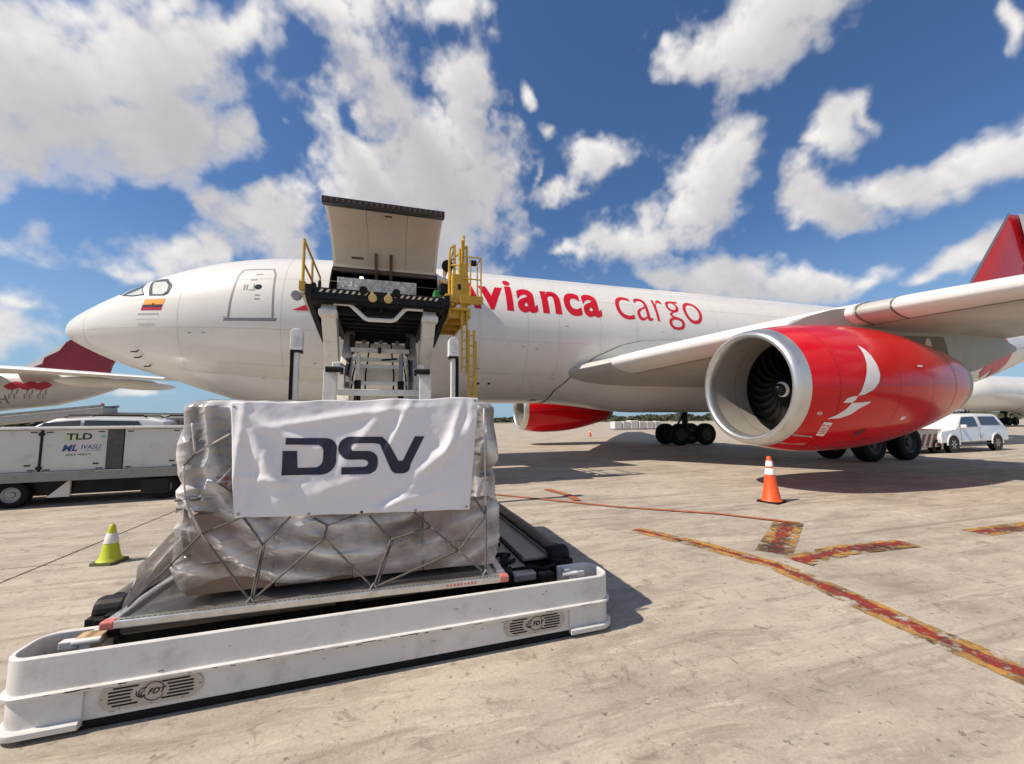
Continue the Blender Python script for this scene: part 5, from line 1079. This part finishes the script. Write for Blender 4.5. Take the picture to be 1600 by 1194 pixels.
# ------------------------------------------------------------------ banner
BAN=M('white_banner_cloth',(.74,.715,.735),.62,var=.02,scale=3,bump=.08,bscale=240); NAVY=M('navy_print',(.012,.011,.035),.5,var=.1)
def hb(x,z):
    x=np.asarray(x,float);z=np.asarray(z,float); u=(x+1.09)/1.75; v=(z-1.0)/.87
    # tension folds running from the hanging corners, and a slack belly
    def fold(cx,cz,ang,w,l,a): c,s=math.cos(ang),math.sin(ang); p=(x-cx)*c+(z-cz)*s; q=-(x-cx)*s+(z-cz)*c; return a*np.exp(-(q/w)**2)*np.exp(-(p/l)**2)
    d=.012*np.sin(u*3.1)*np.sin(v*3)+0*x
    for f in ((-.86,1.45,-1.15,.05,.30,.035),(-.72,1.60,-.5,.035,.30,.022),(-.60,1.70,.15,.03,.3,.016),(-.2,1.60,.95,.05,.28,.022),(.03,1.64,1.15,.035,.22,.026),(.30,1.38,.78,.05,.42,.034),(.12,1.22,.55,.045,.40,-.020),(.45,1.62,1.25,.035,.22,.022),(-.35,1.25,.3,.05,.25,.012),(-1.03,1.4,1.5,.03,.45,.022),(-.93,1.2,1.4,.02,.25,-.018),(.55,1.4,1.45,.035,.5,.016),(-.05,1.78,.1,.03,.35,.012),(.05,1.10,.2,.03,.3,.014),(-.55,1.38,.9,.03,.18,-.012),(-.84,1.30,-.2,.03,.16,.018)): d=d+fold(*f)
    d=d+.012*(fbm(x*7+3,z*7,3,4)-.5)+.010*(ridge(x*3.2+z*2,z*3.0-x*1.4,3,9)-.5)
    return 3.215-d
def bxy(u,v): xl=-1.022+(-1.085+1.022)*v; xr=.586+(.655-.586)*v; zl,zr=1.058+(1.838-1.058)*v,1.005+(1.888-1.005)*v; ed=.006*math.sin(u*23)*(1 if v>.97 else .3); return xl+(xr-xl)*u,zl+(zr-zl)*u+ed
nu,nv=180,100; g_=np.array([[bxy(i/(nu-1),j/(nv-1)) for j in range(nv)] for i in range(nu)]); Yb=hb(g_[...,0],g_[...,1])
mb=MB(); mb.v=[(float(g_[i,j,0]+.215),float(Yb[i,j]-3.21),float(g_[i,j,1]-1.0)) for i in range(nu) for j in range(nv)]; mb.f=[(i*nv+j,(i+1)*nv+j,(i+1)*nv+j+1,i*nv+j+1) for i in range(nu-1) for j in range(nv-1)]
BN=thing('banner','white cloth banner with navy DSV letters hanging on the wrapped load','banner',(-.215,3.21,1.0))
ct=mb.build('banner_cloth',BAN,BN,smooth=True,norm=False); so_=ct.modifiers.new('thickness','SOLIDIFY'); so_.thickness=.003; so_.offset=-1
def bmap(x,z): return (x+.215,float(hb(x,z))-3.21-.0035,z-1.0)
def pxl(q): X=-.748+(q[0]-590)/615*.977; return (X,1.317+(405-q[1])/177*.280-(X+.25)*.028)
def arcp(cx,cy,rx,ry,a0,a1,n=8): return [(cx+rx*math.cos(R_(a)),cy-ry*math.sin(R_(a))) for a in np.linspace(a0,a1,n)]
Dp=[(604,240),(765,240)]+arcp(765,285,47,45,90,0)+[(812,300)]+arcp(745,340,67,65,10,-90)+[(590,405),(590,298),(648,298),(652,373),(715,373)]+arcp(718,338,36,35,-90,0)+[(757,300)]+arcp(728,300,29,30,0,90)+[(600,270)]
Sp=[(868,232),(1010,232)]+[(1040,262),(1085,345),(1105,345),(1160,228),(1205,228),(1140,365)]+arcp(1105,372,35,33,-10,-90,5)+[(1085,405)]+arcp(1080,378,30,27,-90,-160,4)+[(1000,268),(975,262),(890,262)]+arcp(888,281,16,18,100,250,6)+[(950,298)]+arcp(945,338,47,40,90,0,6)+[(992,360)]+arcp(945,362,47,43,0,-90,6)+[(835,405),(835,372),(925,372)]+arcp(928,355,22,17,-90,90,6)+[(870,338)]+arcp(872,285,54,53,-90,-270,10)[1:-1]
for nm,pl_ in (('banner_letter',Dp),('banner_letter',Sp)):
    decal(nm,poly_bm([[pxl(q) for q in pl_]]),bmap,NAVY,BN,.012)
for x,z in ((-1.0,1.085),(-.565,1.055),(-.215,1.042),(.17,1.028),(.56,1.03),(-1.06,1.81),(.63,1.86)):
    decal('grommet',poly_bm([disc((x,z),.010,12)]),bmap,GREYM if x!=-.215 else BLACK,BN,None)
# ------------------------------------------------------------------ load waiting inside the hold
HL=thing('net_wrapped_load','silver-wrapped pallet load inside the dark cargo door opening','cargo load',(-.65,16.0,4.72))
SW=film('silver_wrap',(.40,.385,.375),(.74,.72,.71),1,1,.35); q_=[n for n in SW.node_tree.nodes if n.type=='MAP_RANGE'][0]; q_.inputs['To Min'].default_value=0
mb=MB(); nu,nv=90,40
def hl(i,j):
    x=-1.36+2.72*i/(nu-1); z=.02+2.06*j/(nv-1); d=.05*float(ridge(np.float64(x*3+z),np.float64(z*3-x),3,6)); return (x,-1.02-d,z)
mb.grid(hl,nu,nv); mb.add([(-1.36,-1.0,2.08),(1.36,-1.0,2.08),(1.36,1.2,2.08),(-1.36,1.2,2.08)],[(0,1,2,3)]); mb.add([(-1.36,-1.0,.02),(-1.36,-1.0,2.08),(-1.36,1.2,2.08),(-1.36,1.2,.02)],[(0,1,2,3)])
o=mb.build('wrapping',SW,HL,smooth=50); attr(o.data,[float(ridge(np.float64(v.co.x*5),np.float64(v.co.z*6+v.co.x),3,2)) for v in o.data.vertices])
for k in range(7):
    for sg in(-1,1):
        x=-1.3+.43*k; a=Vector((x,-1.08,2.05)); b_=Vector((max(-1.36,min(1.36,x+sg*.5)),-1.08,1.4)); mb=MB(); mb.tube([a,b_],.012,5); mb.build('net_strap',STRAPL,HL)
# ------------------------------------------------------------------ traffic cones
ORC=M('cone_orange',(.72,.085,.012),.5,var=.08,scale=8,dirt=(.30,.06,.02),dscale=9,damt=.5); YLC=M('cone_lime',(.50,.53,.02),.5,var=.08,scale=8,dirt=(.22,.22,.03),dscale=12,damt=.5); REFL=M('reflective_white',(.72,.68,.64),.45,var=.06)
def cone(loc,h,rb,body,bands,label,name='traffic_cone',base=RUB,rz=0):
    t=thing(name,label,'traffic cone',loc,rz,'traffic cones on the apron'); bw=rb*2.35
    mb=MB(); mb.prism([(-bw/2+.02,-bw/2),(bw/2-.02,-bw/2),(bw/2,-bw/2+.02),(bw/2,bw/2-.02),(bw/2-.02,bw/2),(-bw/2+.02,bw/2),(-bw/2,bw/2-.02),(-bw/2,-bw/2+.02)],lambda x,y:(x,y,.004),lambda x,y:(x*.97,y*.97,.035)); mb.build('base',base,t)
    rt_=rb*.22; R=lambda z:rb+(rt_-rb)*(z/h)
    MB().lathe([(.034,rb*1.12),(.05,rb*1.03),(.07,R(.07)),(h*.5,R(h*.5)),(h-.02,R(h-.02)),(h-.004,R(h)*.9),(h,R(h)*.6)],(0,0,0),'Z',32).build('cone_body',body,t,smooth=50)
    for a,b_ in bands: MB().lathe([(a*h,R(a*h)+.002),(a*h+.002,R(a*h)+.004),(b_*h-.002,R(b_*h)+.004),(b_*h,R(b_*h)+.002)],(0,0,0),'Z',32).build('reflective_band',REFL,t,smooth=50)
    return t
cone((7.40,6.55,0),.92,.175,ORC,((.60,.74),(.78,.90)),'tall orange traffic cone with two white bands, right of the wrapped load',rz=.3)
cone((-3.33,6.33,0),.46,.115,YLC,((.52,.78),),'small lime-yellow traffic cone left of the pallet',base=M('cone_base_lime_dark',(.10,.10,.03),.7),rz=-.2)
cone((19.06,37.1,0),.75,.16,ORC,((.55,.72),),'tiny far orange cone on the sunlit apron beyond the far engine')
# ------------------------------------------------------------------ ground power unit
GP=thing('ground_power_unit','long white ground power unit trailer with TLD lettering','power unit',(-6.0,10.84,0),.09)
GW=M('gpu_panel_paint',(.57,.55,.50),.48,var=.05,scale=2,dirt=(.33,.30,.25),dscale=3,damt=.5); GB=M('gpu_post_steel',(.075,.07,.065),.5,metal=.3,var=.3,scale=6,bump=.1); SK=M('gpu_galvanised_skirt',(.26,.25,.24),.5,metal=.5,var=.25,scale=4,dirt=(.10,.085,.07),dscale=4,damt=.8)
MB().box((-1.2,.95,1.165),(5.42,1.62,.87)).build('housing',GB,GP)
for a,b_ in ((-3.9,-2.45),(-2.42,-1.03),(-.985,.045),(.34,1.36)):
    p=MB().box(((a+b_)/2,.10,1.155),(b_-a,.05,.85)).build('access_panel',GW,GP,bevel=.006)
    for x,z in ((a+.10,1.535),(b_-.10,1.535),(a+.10,.76),(b_-.10,.76)): MB().box((x,.072,z),(.10,.012,.022)).build('panel_clip',BLACK,p)
    MB().box((b_-.16,.07,.86),(.09,.012,.03)).build('panel_handle',BLACK,p)
MB().box((-1.2,.92,1.612),(5.60,1.78,.045)).build('roof_rim',LWHITE,GP,bevel=.008)
MB().box((-1.2,.92,1.64),(5.2,1.5,.02)).build('roof_panel',GW,GP)
for a,b_ in ((.06,.325),(1.375,1.50)): MB().box(((a+b_)/2,.095,1.155),(b_-a,.07,.86)).build('corner_post',GB,GP)
MB().tube([(-1.005,.07,.73),(-1.005,.07,1.60)],.014,8).build('hinge_bar',BLACK,GP)
for z in(.80,1.50): MB().lathe([(-.02,.0),(-.02,.045),(.02,.045),(.02,0)],(-1.005,.06,z),'Y',12).build('hinge_knob',BLACK,GP)
MB().box((-1.2,.08,.625),(5.45,.14,.20)).build('skirt_beam',SK,GP,bevel=.01); MB().box((-1.2,1.0,.38),(5.2,1.36,.34)).build('chassis',LBLACK,GP)  # black chassis box made deeper to stand in for shadow under the skirt
for u in(-1.45,-2.6,1.05):
    for v in(.28,1.6):
        mb=MB(); w=wheel_mb(.27,.20,28); mb.v=[(x+u,y+v,z+.27) for x,y,z in w.v]; mb.f=w.f; wo_=mb.build('wheel',RUB,GP,smooth=35); w=rim_mb(.27,.20); mb=MB(); mb.v=[(x+u,y+v,z+.27) for x,y,z in w.v]; mb.f=w.f; mb.build('rim',M('gpu_rim',(.3,.3,.29),.5,metal=.5) if u==-1.45 and v<1 else bpy.data.materials['gpu_rim'],wo_,smooth=40)
mb=MB(); mb.prism([(-.95,.17),(-.62,.50),(-.58,.50),(-.58,.17)],lambda x,z:(x,.25,z),lambda x,z:(x,.30,z)); mb.build('mudflap_bracket',LWHITE,GP)
mb=MB(); mb.box((.9,.3,.30),(.5,.3,.36)); mb.build('battery_case',BLACK,GP,bevel=.02)
MB().lathe([(0,.0),(0,.06),(.10,.055),(.13,.02),(.13,0)],(1.50,.2,1.63),'Z',14).build('beacon',M('beacon_orange',(.65,.14,.03),.3),GP,smooth=40)
MB().box((1.55,.10,1.15),(.04,.10,.95)).build('corner_reflector',LWHITE,GP)
BLK=M('sign_black',(.015,.017,.014),.5); BLU=M('sign_blue',(.015,.06,.20),.5); GRN=M('sign_green',(.30,.42,.14),.5); TEA=M('sticker_teal',(.25,.42,.36),.5)
gm=lambda o:(lambda x,z:(x,.0745-o,z))
decal('logo_square',poly_bm([[(-.64,1.355),(-.42,1.355),(-.42,1.515),(-.64,1.515)]]),gm(.001),M('sign_pale_green',(.50,.55,.36),.5),GP)
decal('lettering',text_bm('TLD',.03,(-.62,1.37,-.21,1.505)),gm(.002),BLK,GP)
decal('lettering',text_bm('ML',.035,(-.66,1.13,-.42,1.27)),lambda x,z:(x+(z-1.2)*.25,.0725,z),BLU,GP); decal('lettering',text_bm('IVASU',.01,(-.37,1.17,-.06,1.265)),lambda x,z:(x+(z-1.2)*.15,.0725,z),BLU,GP)
decal('lettering',poly_bm([[(-.30+.04*k,1.135),(-.275+.04*k,1.135),(-.275+.04*k,1.15),(-.30+.04*k,1.15)] for k in range(7)]),gm(.002),BLU,GP)
decal('lettering',text_bm('GAT 90019',.02,(-.61,1.035,-.21,1.075)),gm(.002),BLK,GP)
decal('sticker',poly_bm([disc((-.02,1.43),.045,16)]),gm(.002),TEA,GP); decal('sticker',poly_bm([[(-.05,1.22),(.0,1.22),(.0,1.29),(-.05,1.29)]]),gm(.002),LGREY,GP)
# ------------------------------------------------------------------ cars behind the power unit, pickup on the right
CGL=M('car_glass',(.02,.024,.027),.06,spec=.8); CWH=M('car_white_paint',(.74,.73,.71),.22,var=.03,coat=.6); CBR=M('car_taupe_paint',(.30,.25,.22),.25,var=.05,coat=.6)
def shellcar(t,prof,w,paint,taper=.78,belt=.95):
    """side profile lofted across the width, narrowing above the belt line"""
    ys=[-1,-.97,-.86,-.5,0,.5,.86,.97,1]; mb=MB(); n=len(prof); vs=[]
    for yy in ys:
        for (x,z) in prof:
            f=max(0,(z-belt))/.8; half=w/2*(1-(1-taper)*min(1,f)); e=abs(yy); rnd=.0 if e<.86 else (.015 if e<.97 else (.05 if e<1 else .09))
            cx,cz=0,.85; vs.append((x*(1-rnd*.25)+cx*0,half*yy,cz+(z-cz)*(1-rnd)))
    m=len(ys); mb.add(vs,[(i*n+k,i*n+(k+1)%n,(i+1)*n+(k+1)%n,(i+1)*n+k) for i in range(m-1) for k in range(n)]+[tuple(range(n))[::-1],tuple((m-1)*n+k for k in range(n))])
    return mb.build('body',paint,t,smooth=38)
def carwheels(t,xs,w,r):
    for x in xs:
        for sd in(-1,1):
            a=wheel_mb(r,.24,28); mb=MB(); mb.v=[(p[0]+x,p[1]+sd*(w/2-.13),p[2]+r) for p in a.v]; mb.f=a.f; o=mb.build('wheel',RUB,t,smooth=35)
            a=rim_mb(r,.25); mb=MB(); mb.v=[(p[0]+x,p[1]+sd*(w/2-.13),p[2]+r) for p in a.v]; mb.f=a.f; mb.build('rim',ALU,o,smooth=40)
            for k in range(6):
                an=k*math.pi/3; mb=MB(); mb.beam((x+.05*math.cos(an),sd*(w/2-.005),r+.05*math.sin(an)),(x+r*.55*math.cos(an),sd*(w/2-.005),r+r*.55*math.sin(an)),.05,.02,(0,1,0)); mb.build('spoke',ALU,o)
def sidewin(t,poly,w,taper,belt,nm='side_window'):
    for sd in(-1,1):
        def f(x,z,o): h=w/2*(1-(1-taper)*min(1,max(0,(z-belt))/.8))*(1.0)+o; return (x,sd*h,z)
        MB().prism(poly,lambda x,z:f(x,z,-.04),lambda x,z:f(x,z,.006)).build(nm,CGL,t)
def suv(loc,rz,paint,label):
    t=thing('parked_car',label,'car',loc,rz,'cars behind the ground power unit')
    pr=[(-2.25,.35),(-2.28,.62),(-2.2,.92),(-1.25,1.06),(-.55,1.58),(-.25,1.72),(.6,1.77),(1.6,1.73),(2.0,1.62),(2.25,1.05),(2.28,.6),(2.22,.35)]
    shellcar(t,pr,1.86,paint); carwheels(t,(-1.42,1.38),1.86,.36)
    sidewin(t,[(-.95,1.1),(-.42,1.60),(.25,1.66),(.25,1.1)],1.86,.78,.95); sidewin(t,[(.34,1.1),(.34,1.66),(1.45,1.63),(1.75,1.1)],1.86,.78,.95)
    mb=MB(); mb.add([(-1.22,-.72,1.10),(-1.22,.72,1.10),(-.58,.62,1.585),(-.58,-.62,1.585)],[(0,1,2,3)]); mb.v=[(x-.03,y,z+.03) for x,y,z in mb.v]; mb.build('windscreen',CGL,t)
    for sd in(-1,1): mb=MB(); mb.tube([(-.1,sd*.66,1.74),(0,sd*.66,1.80),(1.5,sd*.66,1.79),(1.6,sd*.66,1.73)],.02,6); mb.build('roof_rail',BLACK,t); MB().box((-2.2,sd*.62,.78),(.1,.36,.14)).build('headlight',LGREY,t,bevel=.02)
    t.scale=(1.08,1.08,1.09)
    return t
suv((-9.05,15.4,0),.15,CWH,'white car, only its roof and side windows showing above the power unit')
suv((-7.3,17.0,0),.1,CBR,'taupe car behind the power unit, right of the white car')
PK=thing('pickup_truck','white pickup truck with covered bed parked behind the near engine','pickup truck',(26.85,13.35,0),.03)
W_=1.85
shellcar(PK,[(-2.75,.45),(-2.78,.80),(-2.68,1.0),(-1.55,1.12),(-.85,1.68),(-.6,1.78),(.35,1.80),(.5,1.84),(2.1,1.82),(2.3,1.76),(2.62,1.22),(2.70,1.15),(2.74,.72),(2.70,.5)],W_,CWH,.80,1.05)
carwheels(PK,(-1.82,1.72),W_,.39)
sidewin(PK,[(-1.18,1.20),(-.72,1.66),(.18,1.68),(.28,1.60),(.28,1.20)],W_,.80,1.05); sidewin(PK,[(.62,1.26),(.62,1.68),(1.95,1.68),(2.22,1.26)],W_,.80,1.05,'canopy_window')
for sd in(-1,1):
    MB().box((-1.05,sd*(W_/2+.06),1.22),(.14,.2,.17)).build('wing_mirror',CWH,PK,bevel=.04); MB().box((-2.66,sd*.68,.92),(.12,.38,.2)).build('headlight',LGREY,PK,bevel=.03)
    for xx in(-.55,-.0): pass
    for wx in (-1.82,1.72):
        mb=MB(); ps=[(wx+.50*math.cos(a),.39+.50*math.sin(a)) for a in np.linspace(-.05,math.pi+.05,16)]+[(wx+.43*math.cos(a),.39+.43*math.sin(a)) for a in np.linspace(math.pi+.05,-.05,16)]
        mb.prism(ps,lambda x,z:(x,sd*(W_/2-.03),z),lambda x,z:(x,sd*(W_/2+.018),z)); mb.build('wheel_arch',CWH,PK)
        MB().prism(disc((wx,.41),.43,20),lambda x,z:(x,sd*(W_/2-.2),z),lambda x,z:(x,sd*(W_/2+.004),z)).build('arch_recess',BLACK,PK)
    for x in (-1.2,.34): MB().box((x,sd*(W_/2+.001),.80),(.012,.008,.72)).build('door_gap',SEAM,PK)
    MB().box((.1,sd*(W_/2+.015),1.02),(.16,.02,.03)).build('door_handle',LGREY,PK); MB().box((-.1,sd*(W_/2-.04),.40),(2.3,.14,.06)).build('side_step',BLACK,PK,bevel=.01)
MB().prism([(-2.80,.50),(-2.74,.78),(-2.60,.78),(-2.60,.50)],lambda x,z:(x,-.88,z),lambda x,z:(x,.88,z)).build('front_bumper',LGREY,PK,bevel=.03)
MB().prism([(2.60,.48),(2.60,.70),(2.84,.70),(2.84,.48)],lambda x,z:(x,-.86,z),lambda x,z:(x,.86,z)).build('rear_bumper',LGREY,PK,bevel=.03)
for sd in(-1,1): MB().box((2.66,sd*.84,.98),(.10,.12,.30)).build('tail_lamp',M('tail_lamp_red',(.35,.01,.01),.25) if sd<0 else bpy.data.materials['tail_lamp_red'],PK,bevel=.02)
MB().box((-2.74,0,.92),(.06,.9,.22)).build('grille',BLACK,PK,bevel=.02)
TT=thing('tow_tractor','low tow tractor with red and white diagonal stripes beside the pickup','tow tractor',(23.1,13.3,0),.03)
MB().prism([(-1.6,.30),(-1.6,.95),(-.9,1.12),(1.3,1.05),(1.45,.9),(1.45,.30)],lambda x,z:(x,-.85,z),lambda x,z:(x,.85,z)).build('body',M('tractor_cream',(.55,.50,.44),.5,var=.1),TT,bevel=.02)
MB().prism([(-1.62,.96),(-.9,1.13),(1.32,1.06),(1.32,1.10),(-.9,1.18),(-1.62,1.01)],lambda x,z:(x,-.88,z),lambda x,z:(x,.88,z)).build('hood',M('tractor_red',(.38,.03,.025),.4),TT)
DR=M('stripe_dark_red',(.16,.012,.012),.45)
for k in range(7):
    x=-1.5+.40*k; MB().prism([(x,.34),(x+.19,.34),(x+.52,.90),(x+.33,.90)],lambda a,b_:(min(1.42,a),-.862,b_),lambda a,b_:(min(1.42,a),-.852,b_)).build('chevron_stripe',DR,TT)
for x in(-.95,.9):
    for sd in(-1,1):
        a=wheel_mb(.33,.25,24); mb=MB(); mb.v=[(p[0]+x,p[1]+sd*.76,p[2]+.33) for p in a.v]; mb.f=a.f; mb.build('wheel',RUB,TT,smooth=35)
# belt loaders far left
def belt(loc,rz,label,L_,z0,z1,cabx,col):
    t=thing('belt_loader',label,'belt loader',loc,rz,'belt loaders parked far left')
    MB().box((0,0,.72),(L_*.55,1.6,.55)).build('chassis',col,t,bevel=.05)
    b=MB(); b.beam((-L_/2,0,z0),(L_/2,0,z1),.9,.26,(0,0,1)); bo=b.build('boom',col,t,bevel=.02)
    b=MB(); b.beam((-L_/2,0,z0+.15),(L_/2,0,z1+.15),.7,.03); b.build('belt',RUB,bo)
    for sd in(-1,1): b=MB(); b.beam((-L_/2,sd*.5,z0+.18),(L_/2,sd*.5,z1+.18),.05,.10); b.build('side_guard',GREYM,bo)
    MB().box((cabx,-.55,1.35),(1.0,.7,1.1)).build('cab',CWH,t,bevel=.12); MB().box((cabx,-.905,1.55),(.7,.02,.45)).build('cab_window',CGL,t)
    for x in(-L_*.2,L_*.2):
        for sd in(-1,1):
            a=wheel_mb(.34,.24,24); mb=MB(); mb.v=[(p[0]+x,p[1]+sd*.72,p[2]+.34) for p in a.v]; mb.f=a.f; mb.build('wheel',RUB,t,smooth=35)
    MB().lathe([(0,.0),(0,.07),(.12,.06),(.15,0)],(L_/2-.3,0,z1+.16),'Z',12).build('beacon',bpy.data.materials['beacon_orange'],t,smooth=40)
    return t
GVN=M('vehicle_grey_paint',(.36,.35,.34),.4,var=.1)
belt((-15.0,20.6,0),.02,'grey belt loader with raised boom at far left above the power unit',7.5,1.35,2.25,-2.2,GVN)
belt((-8.6,21.2,0),-.02,'grey belt loader with dark belt seen right of the cars',6.0,1.95,1.85,-2.6,M('vehicle_cream_paint',(.58,.56,.52),.4,var=.1))
# far row of white wrapped pallets
PWH=M('far_wrap_white',(.62,.60,.57),.5,var=.2,scale=3); f0=None
for k in range(6):
    x=33.9+1.42*k; y=57.0-.05*k; t=thing('wrapped_pallet_stack',['low white wrapped pallet, first of the far row from the left','low white wrapped pallet, second of the far row from the left','tallest white wrapped pallet of the far row','low white wrapped pallet right of the tallest in the far row','low white wrapped pallet of the far row, second from its right end','low white wrapped pallet at the right end of the far row'][k],'pallet',(x,y,0),random.uniform(-.06,.06),'far row of white wrapped pallets')
    hh=1.15 if k!=2 else 1.32
    mb=MB(); mb.box((0,0,.18+hh/2),(1.32,1.5,hh)); mb.build('wrap',PWH,t,bevel=.08); MB().box((0,0,.12),(1.36,1.55,.10)).build('base',GREYM,t)
    for i in(-1,0,1): MB().box((i*.42,-.753,.18+hh/2),(.03,.02,hh*.9)).build('strap',LGREY,t)
# ------------------------------------------------------------------ other aircraft
def copy_part(o,p):
    c=o.copy(); COL.objects.link(c); c.parent=p; c.matrix_parent_inverse=o.matrix_parent_inverse.copy()
    for ch in o.children: copy_part(ch,c)
PL2=thing('parked_freighter','white wide-body aircraft far behind the near engine on the right','aircraft',(AC.location.x+89,AC.location.y+23,0))
for o in list(AC.children):
    nm=o.name.split('.')[0]
    if nm in('belly_fairing','wing','main_landing_gear','nose_landing_gear','horizontal_stabilizer','wing_root_fillet'): copy_part(o,PL2)
    elif nm=='fuselage': c=o.copy(); COL.objects.link(c); c.parent=PL2; c.matrix_parent_inverse=o.matrix_parent_inverse.copy()
mb=MB(); mb.grid(lambda i,j:fpt(-2.3+3.85*i/8,d2(-13+61*j/14),.012),9,15); dc=mb.build('cargo_door',WHITE,None,smooth=True); dc.parent=PL2; dc.matrix_parent_inverse=Matrix.Translation(-AC.location)
# left neighbour with flamingo livery
PB=thing('parked_airliner','parked white airliner with flamingo livery and dark red tail beyond the nose','aircraft',(-32.4,41.0,0))
def bfus(t,st,mat):
    mb=MB(); n=40; vs=[]
    for (x,zc,r) in st:
        for k in range(n): a=2*math.pi*k/n; vs.append((x,r*math.cos(a),zc+r*math.sin(a)))
    mb.add(vs,[(i*n+k,i*n+(k+1)%n,(i+1)*n+(k+1)%n,(i+1)*n+k) for i in range(len(st)-1) for k in range(n)]+[tuple(range(n)),tuple((len(st)-1)*n+k for k in range(n))]); return mb.build('fuselage',mat,t,smooth=50)
st=[(-27,3.9,.1),(-26.5,3.85,.8),(-25.5,3.85,1.4),(-23.5,3.9,1.85),(-21,3.95,1.98),(-5,3.95,1.98),(-2,4.0,1.95),(1,4.15,1.78),(3.9,4.42,1.56),(6.5,4.62,1.45),(8.4,4.86,1.13),(10,5.12,.74),(11,5.28,.36),(11.3,5.3,.1)]
fb_=bfus(PB,st,WHITE)
mb=MB(); FP=[(2.6,5.3),(4.4,6.15),(5.6,7.1),(7.2,8.6),(10.2,11.2),(12.0,11.2),(9.9,6.5),(9.6,5.0)]; 
mb.prism(FP,lambda x,z:(x,-.14,z),lambda x,z:(x,.14,z)); mb.build('tail_fin',M('tail_dark_red',(.20,.006,.014),.3),PB)
MB().prism([(2.4,5.3),(4.4,6.2),(5.6,7.16),(6.9,8.35),(6.5,7.6),(5.6,7.0),(5.5,6.5),(4.2,5.8)],lambda x,z:(x,-.17,z),lambda x,z:(x,.17,z)).build('fin_fillet',WHITE,PB)
for sd in(-1,1):
    mb=MB(); mb.add([(4.8,sd*.6,5.0),(7.9,sd*.6,5.0),(9.3,sd*5.6,5.5),(7.7,sd*5.6,5.5),(4.8,sd*.6,4.82),(7.9,sd*.6,4.9),(9.3,sd*5.6,5.45),(7.7,sd*5.6,5.42)],[(0,1,2,3),(7,6,5,4),(0,4,5,1),(1,5,6,2),(2,6,7,3),(3,7,4,0)]); mb.build('horizontal_stabilizer',FAIR,PB)
def bside(x,z,o=.03):
    zc=float(np.interp(x,[s[0] for s in st],[s[1] for s in st])); r=float(np.interp(x,[s[0] for s in st],[s[2] for s in st])); q=max(-.97,min(.97,(z-zc)/r)); return (x,-r*math.sqrt(1-q*q)-o,z)
FLM=M('flamingo_pink_red',(.52,.03,.06),.4,var=.15)
for dx in (4.3,5.15,5.9):
    decal('flamingo_body',poly_bm([[(.0+dx,4.55),(.25+dx,4.8),(.6+dx,4.95),(.95+dx,4.9),(1.15+dx,4.7),(.95+dx,4.5),(.55+dx,4.3),(.25+dx,4.35)]]),bside,FLM,fb_,.3)
    for k in (0,.28): ribbon('flamingo_leg',[(.55+dx+k,4.35),(.45+dx+k,4.0),(.30+dx+k,3.95),(.25+dx+k,3.65)],.05,lambda x,z:bside(x,z,.04),GREY,fb_,.2)
decal('livery_letter',text_bm('H',0,(3.9,3.3,4.4,3.9)),bside,GREY,fb_,.2); 
# second neighbour: only its swept wing reaches into view
PC=thing('parked_airliner','white airliner at the left edge whose long wing crosses below the red tail','aircraft',(-39,35,0))
bfus(PC,[(-27,3.9,.1),(-26,3.85,1.2),(-23.5,3.9,1.85),(-20,3.95,1.98),(10,3.95,1.98),(15,4.4,1.5),(18,4.9,.6)],WHITE)
PC.rotation_euler=(0,0,math.pi/2)
for ch in PC.children: pass
mb=MB(); A_=[(17.4,-.9,6.25,7.0,.9),(17.4,.0,6.25,6.6,.85)]; ST=[((1.5,2.0,5.95),7.5,.95),((17.4,-5.0,4.92),4.2,.50),((27.0,-9.0,4.10),2.0,.22)]
vs=[]; LP=[(0,0),(.02,.35),(.08,.62),(.25,.92),(.45,1),(.7,.7),(1,.05),(.7,-.3),(.45,-.55),(.2,-.6),(.06,-.42),(.015,-.22)]
for (p,c,t_) in ST:
    for u,h in LP: vs.append((p[0]+c*u*.35,p[1]+c*u*.94,p[2]+h*t_*.5))
n=len(LP); mb.add([(a,b_,c_) for a,b_,c_ in vs],[(i*n+k,i*n+(k+1)%n,(i+1)*n+(k+1)%n,(i+1)*n+k) for i in range(2) for k in range(n)]+[tuple(2*n+k for k in range(n))])
WRZ=Matrix.Rotation(-math.pi/2,3,'Z')
mb.v=[tuple(WRZ@Vector(v)) for v in mb.v]; wc=mb.build('wing',FAIR,PC,smooth=50)
for (x,y,z,L_,r) in ((19.3,-4.2,4.35,3.6,.36),(22.6,-6.0,4.10,3.4,.30)):
    mb=MB(); N=14
    for i in range(N):
        f=i/(N-1); rr=r*(4*f*(1-f))**.6+.004
        for k in range(12): a=2*math.pi*k/12; mb.v.append(tuple(WRZ@Vector((x+f*L_*.9,y+f*L_*.44+rr*math.cos(a)*.8,z-.12*f+rr*math.sin(a)))))
    mb.f=[(i*12+k,i*12+(k+1)%12,(i+1)*12+(k+1)%12,(i+1)*12+k) for i in range(N-1) for k in range(12)]; mb.build('flap_track_fairing',FAIR,wc,smooth=True)
